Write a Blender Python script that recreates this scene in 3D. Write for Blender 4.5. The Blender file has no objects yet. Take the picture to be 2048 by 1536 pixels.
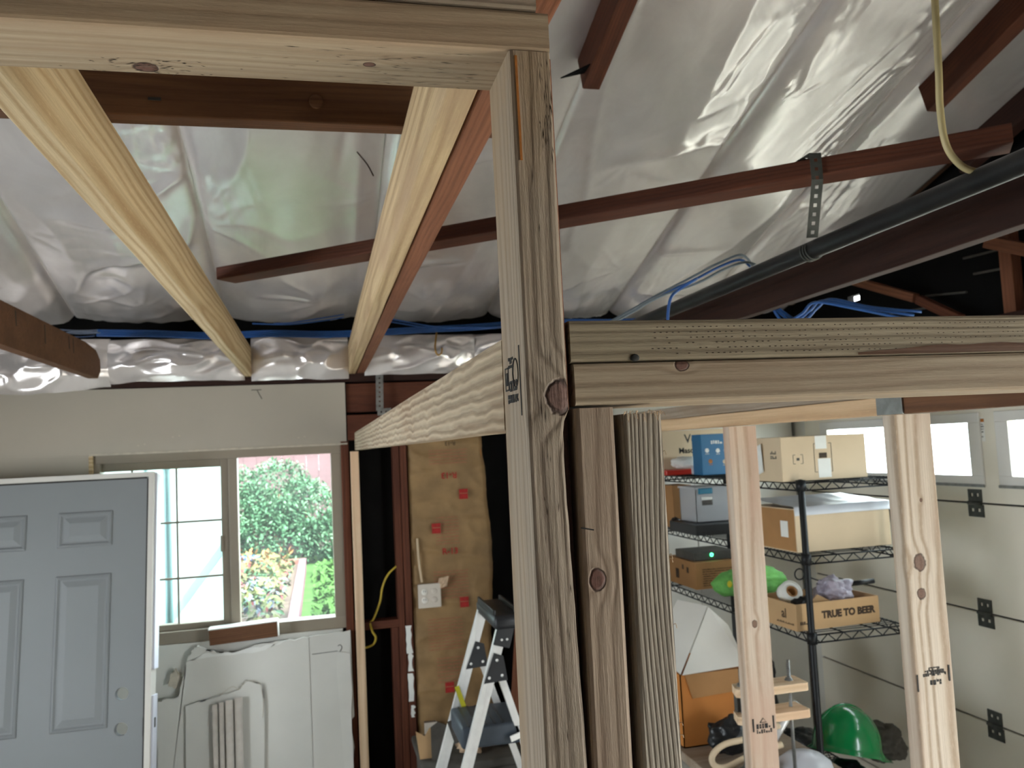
import bpy, bmesh, math, random
from mathutils import Vector, Matrix, noise
R = math.radians
random.seed(7)
SC = bpy.context.scene
COL = SC.collection

# ------------------------------------------------------------------ camera
F_PX, W_PX, H_PX = 1660.0, 2048.0, 1536.0
EYE = 2.05
YAW, PITCH, ROLL = R(13.25), R(4.33), R(-2.77)
fwd = Vector((math.sin(YAW) * math.cos(PITCH), math.cos(YAW) * math.cos(PITCH), math.sin(PITCH)))
rgt = Vector((math.cos(YAW), -math.sin(YAW), 0))
upv = rgt.cross(fwd)
r2 = rgt * math.cos(ROLL) + upv * math.sin(ROLL)
u2 = -rgt * math.sin(ROLL) + upv * math.cos(ROLL)
cam_d = bpy.data.cameras.new('camera')
cam_d.sensor_width = 36.0
cam_d.lens = F_PX / W_PX * 36.0
cam_d.clip_start = 0.02
cam_d.dof.use_dof = True
cam_d.dof.focus_distance = 0.78
cam_d.dof.aperture_fstop = 15.0
cam = bpy.data.objects.new('camera', cam_d)
COL.objects.link(cam)
m = Matrix((r2, u2, -fwd)).transposed().to_4x4()
m.translation = Vector((0, 0, EYE))
cam.matrix_world = m
SC.camera = cam

# ------------------------------------------------------------------ sky, sun, exposure
world = bpy.data.worlds.new('overcast_sky')
SC.world = world
world.use_nodes = True
wn = world.node_tree.nodes
wn['Background'].inputs['Color'].default_value = (0.86, 0.94, 1.0, 1)
wn['Background'].inputs['Strength'].default_value = 15.0
sun_d = bpy.data.lights.new('sun', 'SUN')
sun_d.energy = 24.0
sun_d.angle = R(6)
sun_d.color = (1.0, 0.98, 0.95)
sun = bpy.data.objects.new('sun', sun_d)
sun.rotation_euler = (R(38), R(20), R(0))
COL.objects.link(sun)


def portal(loc, rot, sx, sy):
    d = bpy.data.lights.new('sky_portal', 'AREA')
    d.shape = 'RECTANGLE'
    d.size, d.size_y = sx, sy
    d.cycles.is_portal = True
    o = bpy.data.objects.new('sky_portal', d)
    o.location, o.rotation_euler = loc, rot
    COL.objects.link(o)


portal((2.86, -.10, 1.06), (0, R(90), 0), 2.1, 1.4)       # open garage bay, behind the camera
portal((2.86, 3.515, 1.945), (0, R(90), 0), 0.26, 1.05)    # garage door lites
portal((2.86, 2.295, 1.945), (0, R(90), 0), 0.26, 1.05)
portal((-0.47, 4.56, 1.64), (R(-90), 0, 0), 1.16, 0.86)    # back window
portal((-2.62, 1.9, 1.55), (0, R(-90), 0), .9, 1.5)          # unseen side window, added to brighten the room

vs = SC.view_settings
vs.view_transform = 'Standard'
vs.look = 'None'
vs.exposure = 0.35
vs.gamma = 1.0
vs.use_curve_mapping = False
SC.cycles.use_denoising = True
SC.cycles.max_bounces = 8
SC.cycles.diffuse_bounces = 5
SC.cycles.use_adaptive_sampling = True
SC.cycles.adaptive_threshold = 0.03
SC.cycles.glossy_bounces = 4
SC.cycles.transmission_bounces = 6
SC.cycles.transparent_max_bounces = 12
SC.cycles.sample_clamp_indirect = 6.0
SC.cycles.caustics_reflective = False
SC.cycles.caustics_refractive = False


# ------------------------------------------------------------------ materials
class NT:
    def __init__(s, name):
        s.m = bpy.data.materials.new(name)
        s.m.use_nodes = True
        s.n = s.m.node_tree.nodes
        s.l = s.m.node_tree.links
        s.b = s.n['Principled BSDF']

    def new(s, t, **kw):
        n = s.n.new(t)
        for k, v in kw.items():
            setattr(n, k, v)
        return n

    def math(s, op, a, b=None, c=None):
        n = s.n.new('ShaderNodeMath')
        n.operation = op
        for i, v in enumerate((a, b, c)):
            if v is None:
                continue
            if isinstance(v, (int, float)):
                n.inputs[i].default_value = v
            else:
                s.l.new(v, n.inputs[i])
        return n.outputs[0]

    def vmath(s, op, a, b=None, out=0):
        n = s.n.new('ShaderNodeVectorMath')
        n.operation = op
        for i, v in enumerate((a, b)):
            if v is None:
                continue
            if isinstance(v, (tuple, list, Vector)):
                n.inputs[i].default_value = v
            else:
                s.l.new(v, n.inputs[i])
        return n.outputs[out]

    def noise(s, vec, scale=1.0, detail=3, rough=.55, dist=0.0):
        n = s.n.new('ShaderNodeTexNoise')
        n.inputs['Scale'].default_value = scale
        n.inputs['Detail'].default_value = detail
        n.inputs['Roughness'].default_value = rough
        n.inputs['Distortion'].default_value = dist
        s.l.new(vec, n.inputs['Vector'])
        return n.outputs['Fac']

    def mix(s, fac, a, b):
        n = s.n.new('ShaderNodeMix')
        n.data_type = 'RGBA'
        for key, v in ((0, fac), (6, a), (7, b)):
            if isinstance(v, (int, float)):
                n.inputs[key].default_value = v
            elif isinstance(v, (tuple, list)):
                n.inputs[key].default_value = (*v[:3], 1)
            else:
                s.l.new(v, n.inputs[key])
        return n.outputs[2]

    def ramp(s, fac, lo, hi):
        n = s.n.new('ShaderNodeMapRange')
        n.interpolation_type = 'SMOOTHSTEP'
        n.inputs[1].default_value = lo
        n.inputs[2].default_value = hi
        s.l.new(fac, n.inputs[0])
        return n.outputs[0]

    def bump(s, h, strength=.3, dist=.002):
        n = s.n.new('ShaderNodeBump')
        n.inputs['Strength'].default_value = strength
        n.inputs['Distance'].default_value = dist
        s.l.new(h, n.inputs['Height'])
        s.l.new(n.outputs[0], s.b.inputs['Normal'])

    def color(s, v):
        if isinstance(v, (tuple, list)):
            s.b.inputs['Base Color'].default_value = (*v[:3], 1)
        else:
            s.l.new(v, s.b.inputs['Base Color'])

    def set(s, **kw):
        for k, v in kw.items():
            s.b.inputs[k.replace('_', ' ')].default_value = v

    def obj(s):
        return s.new('ShaderNodeTexCoord').outputs['Object']


def srgb(r, g, b):
    f = lambda c: (c / 255 / 12.92) if c / 255 <= .04045 else ((c / 255 + .055) / 1.055) ** 2.4
    return (f(r), f(g), f(b))


def plain(name, col, rough=.6, var=.08, scale=6.0, bump=.05, metallic=0.0, coat=0.0, spec=None):
    t = NT(name)
    o = t.obj()
    n = t.noise(o, scale, 4)
    dark = tuple(c * (1 - var * 2) for c in col)
    t.color(t.mix(t.ramp(n, .3, .7), dark, col))
    t.set(Roughness=rough, Metallic=metallic)
    if coat:
        t.set(Coat_Weight=coat)
    if spec is not None:
        t.set(Specular_IOR_Level=spec)
    if bump:
        t.bump(t.noise(o, scale * 12, 3), bump, .002)
    return t.m


def wood(name, c1, c2, stain=None, freq=420., rough=.72, bump=.45, knots=(), sawn=0.0, ring=.55, fiber=.35, kdark=(.09, .04, .03), oy=.055, oz=.045):
    """lumber whose grain runs along the object's own X axis; growth rings are nested
    shells around a pith line that lies outside the board"""
    t = NT(name)
    o = t.obj()
    rnd = t.new('ShaderNodeObjectInfo').outputs['Random']
    shift = t.new('ShaderNodeCombineXYZ')
    t.l.new(t.math('MULTIPLY', rnd, 11.), shift.inputs[0])
    t.l.new(t.math('MULTIPLY', rnd, .021), shift.inputs[1])
    t.l.new(t.math('MULTIPLY', rnd, .017), shift.inputs[2])
    p = t.vmath('ADD', o, shift.outputs[0])
    low = t.noise(t.vmath('MULTIPLY', p, (1.1, 7, 7)), 1.0, 2)
    sep = t.new('ShaderNodeSeparateXYZ')
    t.l.new(p, sep.inputs[0])
    y = t.math('ADD', sep.outputs[1], oy)
    z = t.math('ADD', sep.outputs[2], oz)
    r = t.math('SQRT', t.math('ADD', t.math('MULTIPLY', y, y), t.math('MULTIPLY', z, z)))
    r = t.math('ADD', r, t.math('MULTIPLY', low, .045))
    kmask = kring = None
    for kx, ky, kz, kr in knots:
        d = t.vmath('DISTANCE', t.vmath('MULTIPLY', o, (.8, 1, 1)), (kx * .8, ky, kz), out=1)
        d = t.math('ADD', d, t.math('MULTIPLY', t.math('SUBTRACT', t.noise(o, 90, 2), .5), kr * .5))
        bulge = t.math('SUBTRACT', 1., t.ramp(d, 0., kr * 3.2))
        r = t.math('ADD', r, t.math('MULTIPLY', bulge, kr * .9))
        mk = t.math('SUBTRACT', 1., t.ramp(d, kr * .82, kr))
        edge = t.math('MULTIPLY', t.ramp(d, kr * .62, kr * .9), mk)
        kmask = mk if kmask is None else t.math('MAXIMUM', kmask, mk)
        kring = edge if kring is None else t.math('MAXIMUM', kring, edge)
    s = t.math('SINE', t.math('MULTIPLY', r, freq))
    s = t.math('POWER', t.math('MULTIPLY_ADD', s, .5, .5), 2.2)
    fib = t.noise(t.vmath('MULTIPLY', p, (4, 230, 230)), 1.0, 4, .6)
    fib2 = t.noise(t.vmath('MULTIPLY', p, (1.2, 60, 60)), 1.0, 3)
    c = t.mix(t.math('MULTIPLY', s, ring), c1, c2)
    c = t.mix(t.math('MULTIPLY', t.ramp(fib, .35, .8), fiber), c, tuple(k * .62 for k in c2))
    c = t.mix(t.math('MULTIPLY', t.ramp(fib2, .45, .75), .35), c, tuple(k * .85 for k in c2))
    fz = t.noise(t.vmath('MULTIPLY', p, (60, 420, 420)), 1.0, 3, .7)
    c = t.mix(t.math('MULTIPLY', t.ramp(fz, .5, .75), fiber * .8), c, tuple(min(1, k * 1.25) for k in c1))
    if stain:
        sn = t.noise(t.vmath('MULTIPLY', p, (2.2, 9, 9)), 1.0, 5, .65)
        c = t.mix(t.math('MULTIPLY', t.ramp(sn, .42, .68), .8), c, stain)
    if kmask is not None:
        kc = t.mix(kring, tuple(min(1, k * 1.9) for k in kdark), tuple(k * .3 for k in kdark))
        kc = t.mix(t.math('MULTIPLY', t.ramp(t.noise(o, 260, 3), .4, .7), .5), kc, tuple(k * .8 for k in kdark))
        c = t.mix(t.math('MULTIPLY', kmask, .92), c, kc)
    h = t.math('ADD', t.math('MULTIPLY', fib, .6), t.math('MULTIPLY', s, -.35))
    h = t.math('ADD', t.math('ADD', h, t.math('MULTIPLY', fib2, .5)), t.math('MULTIPLY', fz, .35))
    if kring is not None:
        h = t.math('SUBTRACT', h, t.math('MULTIPLY', kring, 1.2))
    if sawn:
        wv = t.new('ShaderNodeTexWave')
        wv.inputs['Scale'].default_value = 22.
        wv.inputs['Distortion'].default_value = 3.
        wv.inputs['Detail'].default_value = 1.
        wv.inputs['Detail Scale'].default_value = 1.
        wv.bands_direction = 'Z'
        t.l.new(t.vmath('MULTIPLY', p, (.6, 1, 1)), wv.inputs['Vector'])
        h = t.math('ADD', h, t.math('MULTIPLY', wv.outputs['Fac'], sawn))
        c = t.mix(t.math('MULTIPLY', wv.outputs['Fac'], .55), c, tuple(min(1, k * 1.4) for k in c1))
    t.color(c)
    t.set(Roughness=rough, Specular_IOR_Level=.3)
    t.bump(h, bump, .0016)
    return t.m


M = {}
YEL = (srgb(212, 190, 152), srgb(168, 134, 92))
GRY = (srgb(168, 152, 134), srgb(112, 94, 78))
M['fir_grey'] = wood('grey_fir', *GRY, stain=srgb(140, 118, 96), ring=.4, bump=.7, freq=700)
M['fir_dirty'] = wood('olive_grey_fir', srgb(162, 148, 124), srgb(108, 94, 74), stain=srgb(130, 114, 92), ring=.5, bump=.9, freq=800)
M['fir_yellow'] = wood('fresh_yellow_fir', *YEL, ring=.7, freq=330)
M['fir_pink'] = wood('pinkish_fir', srgb(216, 184, 146), srgb(168, 130, 94), stain=srgb(205, 170, 130), ring=.6, freq=260)
M['fir_sawn'] = wood('rough_sawn_fir', srgb(176, 158, 134), srgb(112, 90, 68), stain=srgb(140, 114, 90), sawn=2.2, bump=1.0, ring=.25)
M['pine_pale'] = wood('pale_pine', srgb(232, 205, 172), srgb(196, 160, 122), stain=srgb(222, 184, 150), ring=.6, freq=240, bump=.3)
M['old_red'] = wood('old_red_lumber', srgb(104, 58, 38), srgb(58, 28, 18), stain=srgb(76, 38, 25), ring=.35, freq=700)
M['old_red_l'] = wood('old_orange_lumber', srgb(142, 92, 66), srgb(90, 54, 38), stain=srgb(114, 70, 50), ring=.35, freq=600)
M['old_brown'] = wood('old_brown_lumber', srgb(112, 76, 50), srgb(62, 38, 24), stain=srgb(84, 54, 34), ring=.35, freq=700)
M['old_dark'] = wood('old_dark_lumber', srgb(56, 30, 20), srgb(28, 14, 10), stain=srgb(40, 20, 14), ring=.3, freq=700)
M['old_mid'] = wood('old_rust_brown_lumber', srgb(96, 52, 32), srgb(48, 24, 15), stain=srgb(66, 34, 22), ring=.3, freq=700)
M['drywall'] = plain('drywall_paint', srgb(184, 175, 160), .8, .03, 2.0, .04)
M['drywall_w'] = plain('white_drywall_paint', srgb(222, 220, 212), .75, .03, 3.0, .05)
M['drywall_core'] = plain('gypsum_core', srgb(206, 196, 178), .9, .1, 30, .3)
M['concrete'] = plain('concrete', srgb(186, 182, 174), .85, .06, 3, .2)
M['driveway'] = plain('driveway', srgb(190, 184, 172), .9, .06, 2, .1)
M['black_felt'] = plain('black_building_paper', (.007, .0065, .006), .9, .2, 5, .3, spec=.15)
M['deck'] = plain('roof_boards', srgb(90, 62, 44), .85, .2, 3, .2)
M['alu_tan'] = plain('tan_window_frame', srgb(150, 138, 122), .45, .04, 3, .02)
M['door_grey'] = plain('primed_grey_steel', srgb(130, 133, 135), .5, .02, 2, .02)
M['jamb'] = plain('primed_white_wood', srgb(214, 210, 202), .6, .03, 5, .03)
M['jamb_lilac'] = plain('white_weatherstrip', srgb(226, 228, 240), .6, .02, 5, .02)
M['gdoor'] = plain('cream_garage_steel', srgb(232, 226, 210), .55, .02, 4, .05)
M['gframe'] = plain('white_plastic_frame', srgb(226, 224, 218), .5, .02, 4, .02)
M['dark_seam'] = plain('dark_joint', (.03, .028, .025), .9, .1, 6, .1)
M['galv'] = plain('galvanised_steel', (.32, .32, .31), .45, .15, 40, .05, metallic=.85)
M['galv_dark'] = plain('dull_zinc_strap', (.075, .08, .07), .6, .2, 40, .1, metallic=.3)
M['alu'] = plain('aluminium', (.90, .89, .86), .34, .04, 20, .02, metallic=.3)
M['strip'] = plain('warm_bare_metal', (.88, .82, .76), .25, .1, 20, .02, metallic=.6)
M['black_pl'] = plain('black_plastic', (.018, .019, .022), .42, .2, 10, .05)
M['blue_grey_pl'] = plain('slate_blue_plastic', (.05, .065, .085), .5, .1, 10, .1)
M['black_pipe'] = plain('black_iron_pipe', (.012, .012, .012), .42, .25, 14, .08, spec=.25)
M['black_wire'] = plain('black_epoxy_wire', (.010, .011, .012), .45, .1, 10, 0, spec=.25)
M['cable_blue'] = plain('blue_cable_jacket', (.02, .10, .34), .4, .1, 10, 0)
M['cable_pale'] = plain('pale_blue_cable_jacket', (.22, .32, .55), .35, .1, 10, 0)
M['cable_grey'] = plain('grey_cable_jacket', (.16, .20, .23), .35, .1, 10, 0)
M['cable_yellow'] = plain('yellow_cable_jacket', srgb(206, 178, 60), .45, .1, 10, 0)
M['cable_beige'] = plain('beige_cable_jacket', srgb(192, 176, 128), .5, .08, 14, .05)
M['brass'] = plain('brass', srgb(170, 128, 60), .35, .15, 20, 0, metallic=.7)
M['ink'] = plain('black_ink', (.02, .017, .015), .8, .3, 60, 0)
M['ink_grey'] = plain('grey_ink', (.10, .09, .08), .8, .2, 60, 0)
M['ink_red'] = plain('red_ink', srgb(176, 40, 34), .8, .15, 40, 0)
M['ink_red_l'] = plain('faded_red_ink', srgb(178, 112, 84), .8, .15, 40, 0)
M['ink_brown'] = plain('dark_brown_ink', srgb(66, 48, 30), .8, .2, 40, 0)
M['orange_line'] = plain('orange_marker', srgb(190, 120, 50), .7, .2, 30, 0)
M['carton'] = plain('cardboard', srgb(196, 160, 116), .8, .06, 5, .06)
M['carton_d'] = plain('brown_cardboard', srgb(172, 126, 78), .8, .08, 6, .06)
M['carton_l'] = plain('pale_cardboard', srgb(216, 194, 162), .8, .04, 5, .05)
M['carton_o'] = plain('orange_cardboard', srgb(196, 124, 56), .8, .06, 5, .05)
M['white_board'] = plain('white_cardboard', srgb(226, 224, 216), .7, .03, 5, .03)
M['paper'] = plain('white_paper', srgb(236, 236, 230), .7, .03, 8, .05)
M['teal'] = plain('teal_print', srgb(20, 104, 150), .45, .05, 6, 0)
M['teal_pl'] = plain('teal_plastic', srgb(24, 120, 150), .4, .05, 6, 0)
M['red_pl'] = plain('red_plastic', srgb(206, 50, 34), .4, .08, 6, .02)
M['green_cloth'] = plain('lime_cloth', srgb(116, 190, 96), .8, .2, 14, .4)
M['yellow_patch'] = plain('yellow_patch', srgb(214, 206, 50), .7, .1, 10, .1)
M['hat_green'] = plain('glossy_green_plastic', srgb(0, 128, 66), .22, .06, 4, 0, coat=.4)
M['bag_black'] = plain('black_bag_plastic', (.012, .014, .017), .35, .3, 12, .5)
M['bag_grey'] = plain('grey_fabric', srgb(84, 80, 74), .85, .15, 14, .4)
M['bag_lilac'] = plain('lilac_clear_plastic_bag', srgb(186, 178, 194), .35, .15, 9, .5)
M['dome_blue'] = plain('blue_grey_plastic_cover', srgb(104, 120, 136), .25, .15, 7, .4)
M['dome_white'] = plain('white_enamel', srgb(206, 208, 214), .35, .03, 7, .03)
M['kraft'] = plain('kraft_facing', srgb(158, 126, 84), .7, .16, 7, .3)
M['plate_white'] = plain('outlet_plate', srgb(214, 204, 190), .45, .02, 6, 0)
M['recept'] = plain('receptacle_face', srgb(244, 240, 230), .4, .02, 6, 0)
M['crumple'] = plain('crumpled_pinkish_paper', srgb(206, 176, 146), .8, .1, 8, .2)
M['fence'] = wood('red_fence_boards', srgb(84, 62, 64), srgb(62, 44, 46), ring=.3)
M['planter'] = wood('pink_painted_rail', srgb(98, 66, 70), srgb(82, 52, 56), ring=.2, fiber=.2)
M['planter_r'] = wood('red_cedar_rail', srgb(116, 72, 62), srgb(90, 50, 44), ring=.3)
M['soil'] = plain('dark_soil', srgb(70, 54, 42), .95, .2, 12, .5)
M['lawn'] = plain('lawn', srgb(58, 88, 42), .9, .2, 9, .6, spec=.1)
M['leaf_a'] = plain('hedge_leaf', srgb(66, 100, 72), .85, .25, 3, 0, spec=.1)
M['leaf_b'] = plain('pale_hedge_leaf', srgb(96, 130, 98), .85, .2, 3, 0, spec=.1)
M['leaf_y'] = plain('yellow_green_leaf', srgb(84, 90, 40), .8, .2, 3, 0)
M['flower_r'] = plain('red_flower', srgb(104, 26, 26), .8, .1, 3, 0)
M['flower_o'] = plain('orange_flower', srgb(118, 76, 30), .8, .1, 3, 0)
M['flower_w'] = plain('pale_blue_flower', srgb(90, 100, 116), .8, .1, 3, 0)
M['stem'] = plain('brown_stem', srgb(96, 70, 50), .8, .1, 3, 0)
M['blue_tarp'] = plain('blue_tarp', srgb(40, 66, 116), .5, .1, 5, .1)
t_ = NT('white_polycarbonate')
t_.n.remove(t_.b)
tl_ = t_.new('ShaderNodeBsdfTranslucent')
tl_.inputs[0].default_value = (*srgb(240, 250, 248), 1)
df_ = t_.new('ShaderNodeBsdfDiffuse')
t_.l.new(t_.mix(t_.noise(t_.obj(), 3., 3), srgb(236, 246, 244), srgb(222, 240, 238)), df_.inputs[0])
mx_ = t_.new('ShaderNodeMixShader')
mx_.inputs[0].default_value = .35
t_.l.new(tl_.outputs[0], mx_.inputs[1])
t_.l.new(df_.outputs[0], mx_.inputs[2])
t_.l.new(mx_.outputs[0], t_.n['Material Output'].inputs[0])
M['poly'] = t_.m
M['poly_frame'] = plain('teal_grey_shed_frame', srgb(150, 190, 192), .5, .03, 3, 0)


def mat_led():
    t = NT('green_led')
    t.set(Emission_Strength=6.0)
    t.b.inputs['Emission Color'].default_value = (.05, 1, .3, 1)
    return t.m


def mat_glass(name, tint=(.93, .97, .96), gloss=.08):
    t = NT(name)
    t.n.remove(t.b)
    tr = t.new('ShaderNodeBsdfTransparent')
    tr.inputs[0].default_value = (*tint, 1)
    gl = t.new('ShaderNodeBsdfGlossy')
    gl.inputs['Roughness'].default_value = .05
    df = t.new('ShaderNodeBsdfTranslucent')
    df.inputs[0].default_value = (.9, .93, .95, 1)
    mx = t.new('ShaderNodeMixShader')
    mx.inputs[0].default_value = gloss
    mx2 = t.new('ShaderNodeMixShader')
    n = t.noise(t.obj(), 3.0, 4)
    t.l.new(t.math('MULTIPLY_ADD', t.ramp(n, .3, .8), .010, .006), mx2.inputs[0])
    t.l.new(tr.outputs[0], mx.inputs[1])
    t.l.new(gl.outputs[0], mx.inputs[2])
    t.l.new(mx.outputs[0], mx2.inputs[1])
    t.l.new(df.outputs[0], mx2.inputs[2])
    t.l.new(mx2.outputs[0], t.n['Material Output'].inputs[0])
    return t.m


def mat_foil():
    t = NT('silvery_vapour_barrier')
    o = t.obj()
    weave = t.new('ShaderNodeTexWave')
    weave.inputs['Scale'].default_value = 190.
    weave.bands_direction = 'X'
    t.l.new(o, weave.inputs['Vector'])
    n1 = t.noise(t.vmath('MULTIPLY', o, (5, 3, 3)), 1., 5, .6, .6)
    n2 = t.noise(o, 30., 4)
    t.color(t.mix(t.ramp(n1, .3, .7), srgb(226, 219, 216), srgb(240, 233, 230)))
    t.set(Roughness=.165, Metallic=.52, Specular_IOR_Level=.9)
    h = t.math('ADD', t.math('MULTIPLY', n1, .30), t.math('MULTIPLY', n2, .03))
    h = t.math('ADD', h, t.math('MULTIPLY', weave.outputs['Fac'], .012))
    t.bump(h, .35, .02)
    return t.m


def mat_clear_bin():
    t = NT('frosted_clear_plastic')
    t.color((.92, .93, .97))
    t.set(Roughness=.3, Transmission_Weight=.6, IOR=1.15)
    return t.m


M['led'] = mat_led()
M['glass'] = mat_glass('window_glass')
M['foil'] = mat_foil()
M['bin'] = mat_clear_bin()

# ------------------------------------------------------------------ builders
def V(*a):
    return Vector(a)


def tag(o, label, cat, group=None):
    o['label'] = label
    o['category'] = cat
    if group:
        o['group'] = group
    return o


def link(o, parent=None):
    COL.objects.link(o)
    if parent is not None:
        o.parent = parent
        pm = parent.get('_m')
        w = Matrix.Identity(4)
        p = parent
        chain = []
        while p is not None:
            chain.append(p)
            p = p.parent
        for p in reversed(chain):
            w = w @ (p.matrix_parent_inverse if p.parent else Matrix.Identity(4)) @ p.matrix_basis
        o.matrix_parent_inverse = w.inverted()
    return o


def empty(name, loc=(0, 0, 0), label=None, cat=None, group=None, kind=None, parent=None):
    o = bpy.data.objects.new(name, None)
    o.empty_display_size = .05
    o.location = loc
    link(o, parent)
    if label:
        tag(o, label, cat, group)
    if kind:
        o['kind'] = kind
    return o


def done(name, bm, mat, parent=None, smooth=False, mat_world=None):
    me = bpy.data.meshes.new(name)
    bmesh.ops.recalc_face_normals(bm, faces=bm.faces[:])
    bm.to_mesh(me)
    bm.free()
    if smooth:
        for p in me.polygons:
            p.use_smooth = True
    mats = mat if isinstance(mat, (list, tuple)) else [mat]
    for k in mats:
        me.materials.append(M[k] if isinstance(k, str) else k)
    o = bpy.data.objects.new(name, me)
    if mat_world is not None:
        o.matrix_basis = mat_world
    return link(o, parent)


def bm_box(bm, lo, hi, bevel=0.0, seg=2, mat=0):
    v = [bm.verts.new((x, y, z)) for x in (lo[0], hi[0]) for y in (lo[1], hi[1]) for z in (lo[2], hi[2])]
    fs = []
    for q in ((0, 1, 3, 2), (4, 6, 7, 5), (0, 4, 5, 1), (2, 3, 7, 6), (0, 2, 6, 4), (1, 5, 7, 3)):
        f = bm.faces.new([v[i] for i in q])
        f.material_index = mat
        fs.append(f)
    if bevel > 0:
        es = list({e for f in fs for e in f.edges})
        bmesh.ops.bevel(bm, geom=es, offset=bevel, segments=seg, affect='EDGES', profile=.6)
    return v


def box(name, lo, hi, mat, parent=None, bevel=.002, seg=2, smooth=False):
    """axis-aligned box in world coordinates, its origin at its centre"""
    c = (Vector(lo) + Vector(hi)) / 2
    h = (Vector(hi) - Vector(lo)) / 2
    bm = bmesh.new()
    bm_box(bm, -h, h, bevel, seg)
    return done(name, bm, mat, parent, smooth, Matrix.Translation(c))


def frame_of(p0, p1, up):
    p0, p1, up = Vector(p0), Vector(p1), Vector(up)
    x = (p1 - p0).normalized()
    z = (up - x * up.dot(x)).normalized()
    y = z.cross(x)
    mt = Matrix((x, y, z)).transposed().to_4x4()
    mt.translation = (p0 + p1) / 2
    return mt, (p1 - p0).length


def lumber(name, p0, p1, wy, wz, mat, up=(0, 0, 1), parent=None, bevel=.003, wobble=0.0, seed=0, cut0=0.0, cut1=0.0, segs=24):
    """a sawn board: local X runs along it, local Y/Z are its section; edges eased, faces faintly uneven"""
    mt, L = frame_of(p0, p1, up)
    bm = bmesh.new()
    b = min(bevel, wy * .3, wz * .3)
    hy, hz = wy / 2, wz / 2
    prof = []
    for sy, sz, a0 in ((1, 1, 0), (-1, 1, 90), (-1, -1, 180), (1, -1, 270)):
        for k in range(3):
            a = R(a0 + 45 * k)
            prof.append((sy * (hy - b) + b * math.cos(a), sz * (hz - b) + b * math.sin(a)))
    n = segs if wobble else 1
    rings = []
    for i in range(n + 1):
        x = -L / 2 + L * i / n
        ring = []
        for (y, z) in prof:
            dx = 0
            if i == 0:
                dx = cut0 * z / max(hz, 1e-6)
            if i == n:
                dx = cut1 * z / max(hz, 1e-6)
            oy = oz = 0
            if wobble:
                oy = wobble * noise.noise(V(x * 2.2 + seed, y * 14, z * 14 + 5))
                oz = wobble * noise.noise(V(x * 2.2 + seed + 40, y * 14 + 9, z * 14))
            ring.append(bm.verts.new((x + dx, y + oy, z + oz)))
        rings.append(ring)
    k = len(prof)
    for a, c in zip(rings, rings[1:]):
        for j in range(k):
            bm.faces.new((a[j], a[(j + 1) % k], c[(j + 1) % k], c[j]))
    bm.faces.new(rings[0][::-1])
    bm.faces.new(rings[-1])
    return done(name, bm, mat, parent, False, mt)


def tube_bm(bm, pts, rad, sides=8, smooth_n=6, cap=True, mat=0):
    pts = [Vector(p) for p in pts]
    if smooth_n > 1 and len(pts) > 2:
        out = []
        for i in range(len(pts) - 1):
            p0 = pts[max(i - 1, 0)]
            p1, p2 = pts[i], pts[i + 1]
            p3 = pts[min(i + 2, len(pts) - 1)]
            for s in range(smooth_n):
                t = s / smooth_n
                out.append(.5 * ((2 * p1) + (p2 - p0) * t + (2 * p0 - 5 * p1 + 4 * p2 - p3) * t * t + (3 * p1 - p0 - 3 * p2 + p3) * t ** 3))
        out.append(pts[-1])
        pts = out
    n = None
    rings = []
    for i, p in enumerate(pts):
        tdir = (pts[min(i + 1, len(pts) - 1)] - pts[max(i - 1, 0)]).normalized()
        if n is None:
            n = tdir.orthogonal().normalized()
        else:
            n = (n - tdir * n.dot(tdir)).normalized()
        b = tdir.cross(n)
        rr = rad(i / max(1, len(pts) - 1)) if callable(rad) else rad
        rings.append([bm.verts.new(p + (n * math.cos(2 * math.pi * k / sides) + b * math.sin(2 * math.pi * k / sides)) * rr) for k in range(sides)])
    for a, c in zip(rings, rings[1:]):
        for j in range(sides):
            f = bm.faces.new((a[j], a[(j + 1) % sides], c[(j + 1) % sides], c[j]))
            f.smooth = True
            f.material_index = mat
    if cap:
        bm.faces.new(rings[0][::-1]).material_index = mat
        bm.faces.new(rings[-1]).material_index = mat


def tube(name, pts, rad, mat, parent=None, sides=8, smooth_n=6):
    c = sum((Vector(p) for p in pts), Vector()) / len(pts)
    bm = bmesh.new()
    tube_bm(bm, [Vector(p) - c for p in pts], rad, sides, smooth_n)
    return done(name, bm, mat, parent, False, Matrix.Translation(c))


def prism(name, outline, axis, a, b, mat, parent=None, bevel=0.0):
    """outline (2-D) extruded along a world axis from a to b"""
    bm = bmesh.new()
    def pt(u, v, w):
        return {'x': (w, u, v), 'y': (u, w, v), 'z': (u, v, w)}[axis]
    v0 = [bm.verts.new(pt(u, v, a)) for u, v in outline]
    v1 = [bm.verts.new(pt(u, v, b)) for u, v in outline]
    n = len(outline)
    bm.faces.new(v0)
    bm.faces.new(v1[::-1])
    for i in range(n):
        bm.faces.new((v0[i], v0[(i + 1) % n], v1[(i + 1) % n], v1[i]))
    bmesh.ops.triangulate(bm, faces=[f for f in bm.faces if len(f.verts) > 4])
    c = sum((v.co for v in bm.verts), Vector()) / len(bm.verts)
    bmesh.ops.translate(bm, verts=bm.verts, vec=-c)
    return done(name, bm, mat, parent, False, Matrix.Translation(c))


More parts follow.
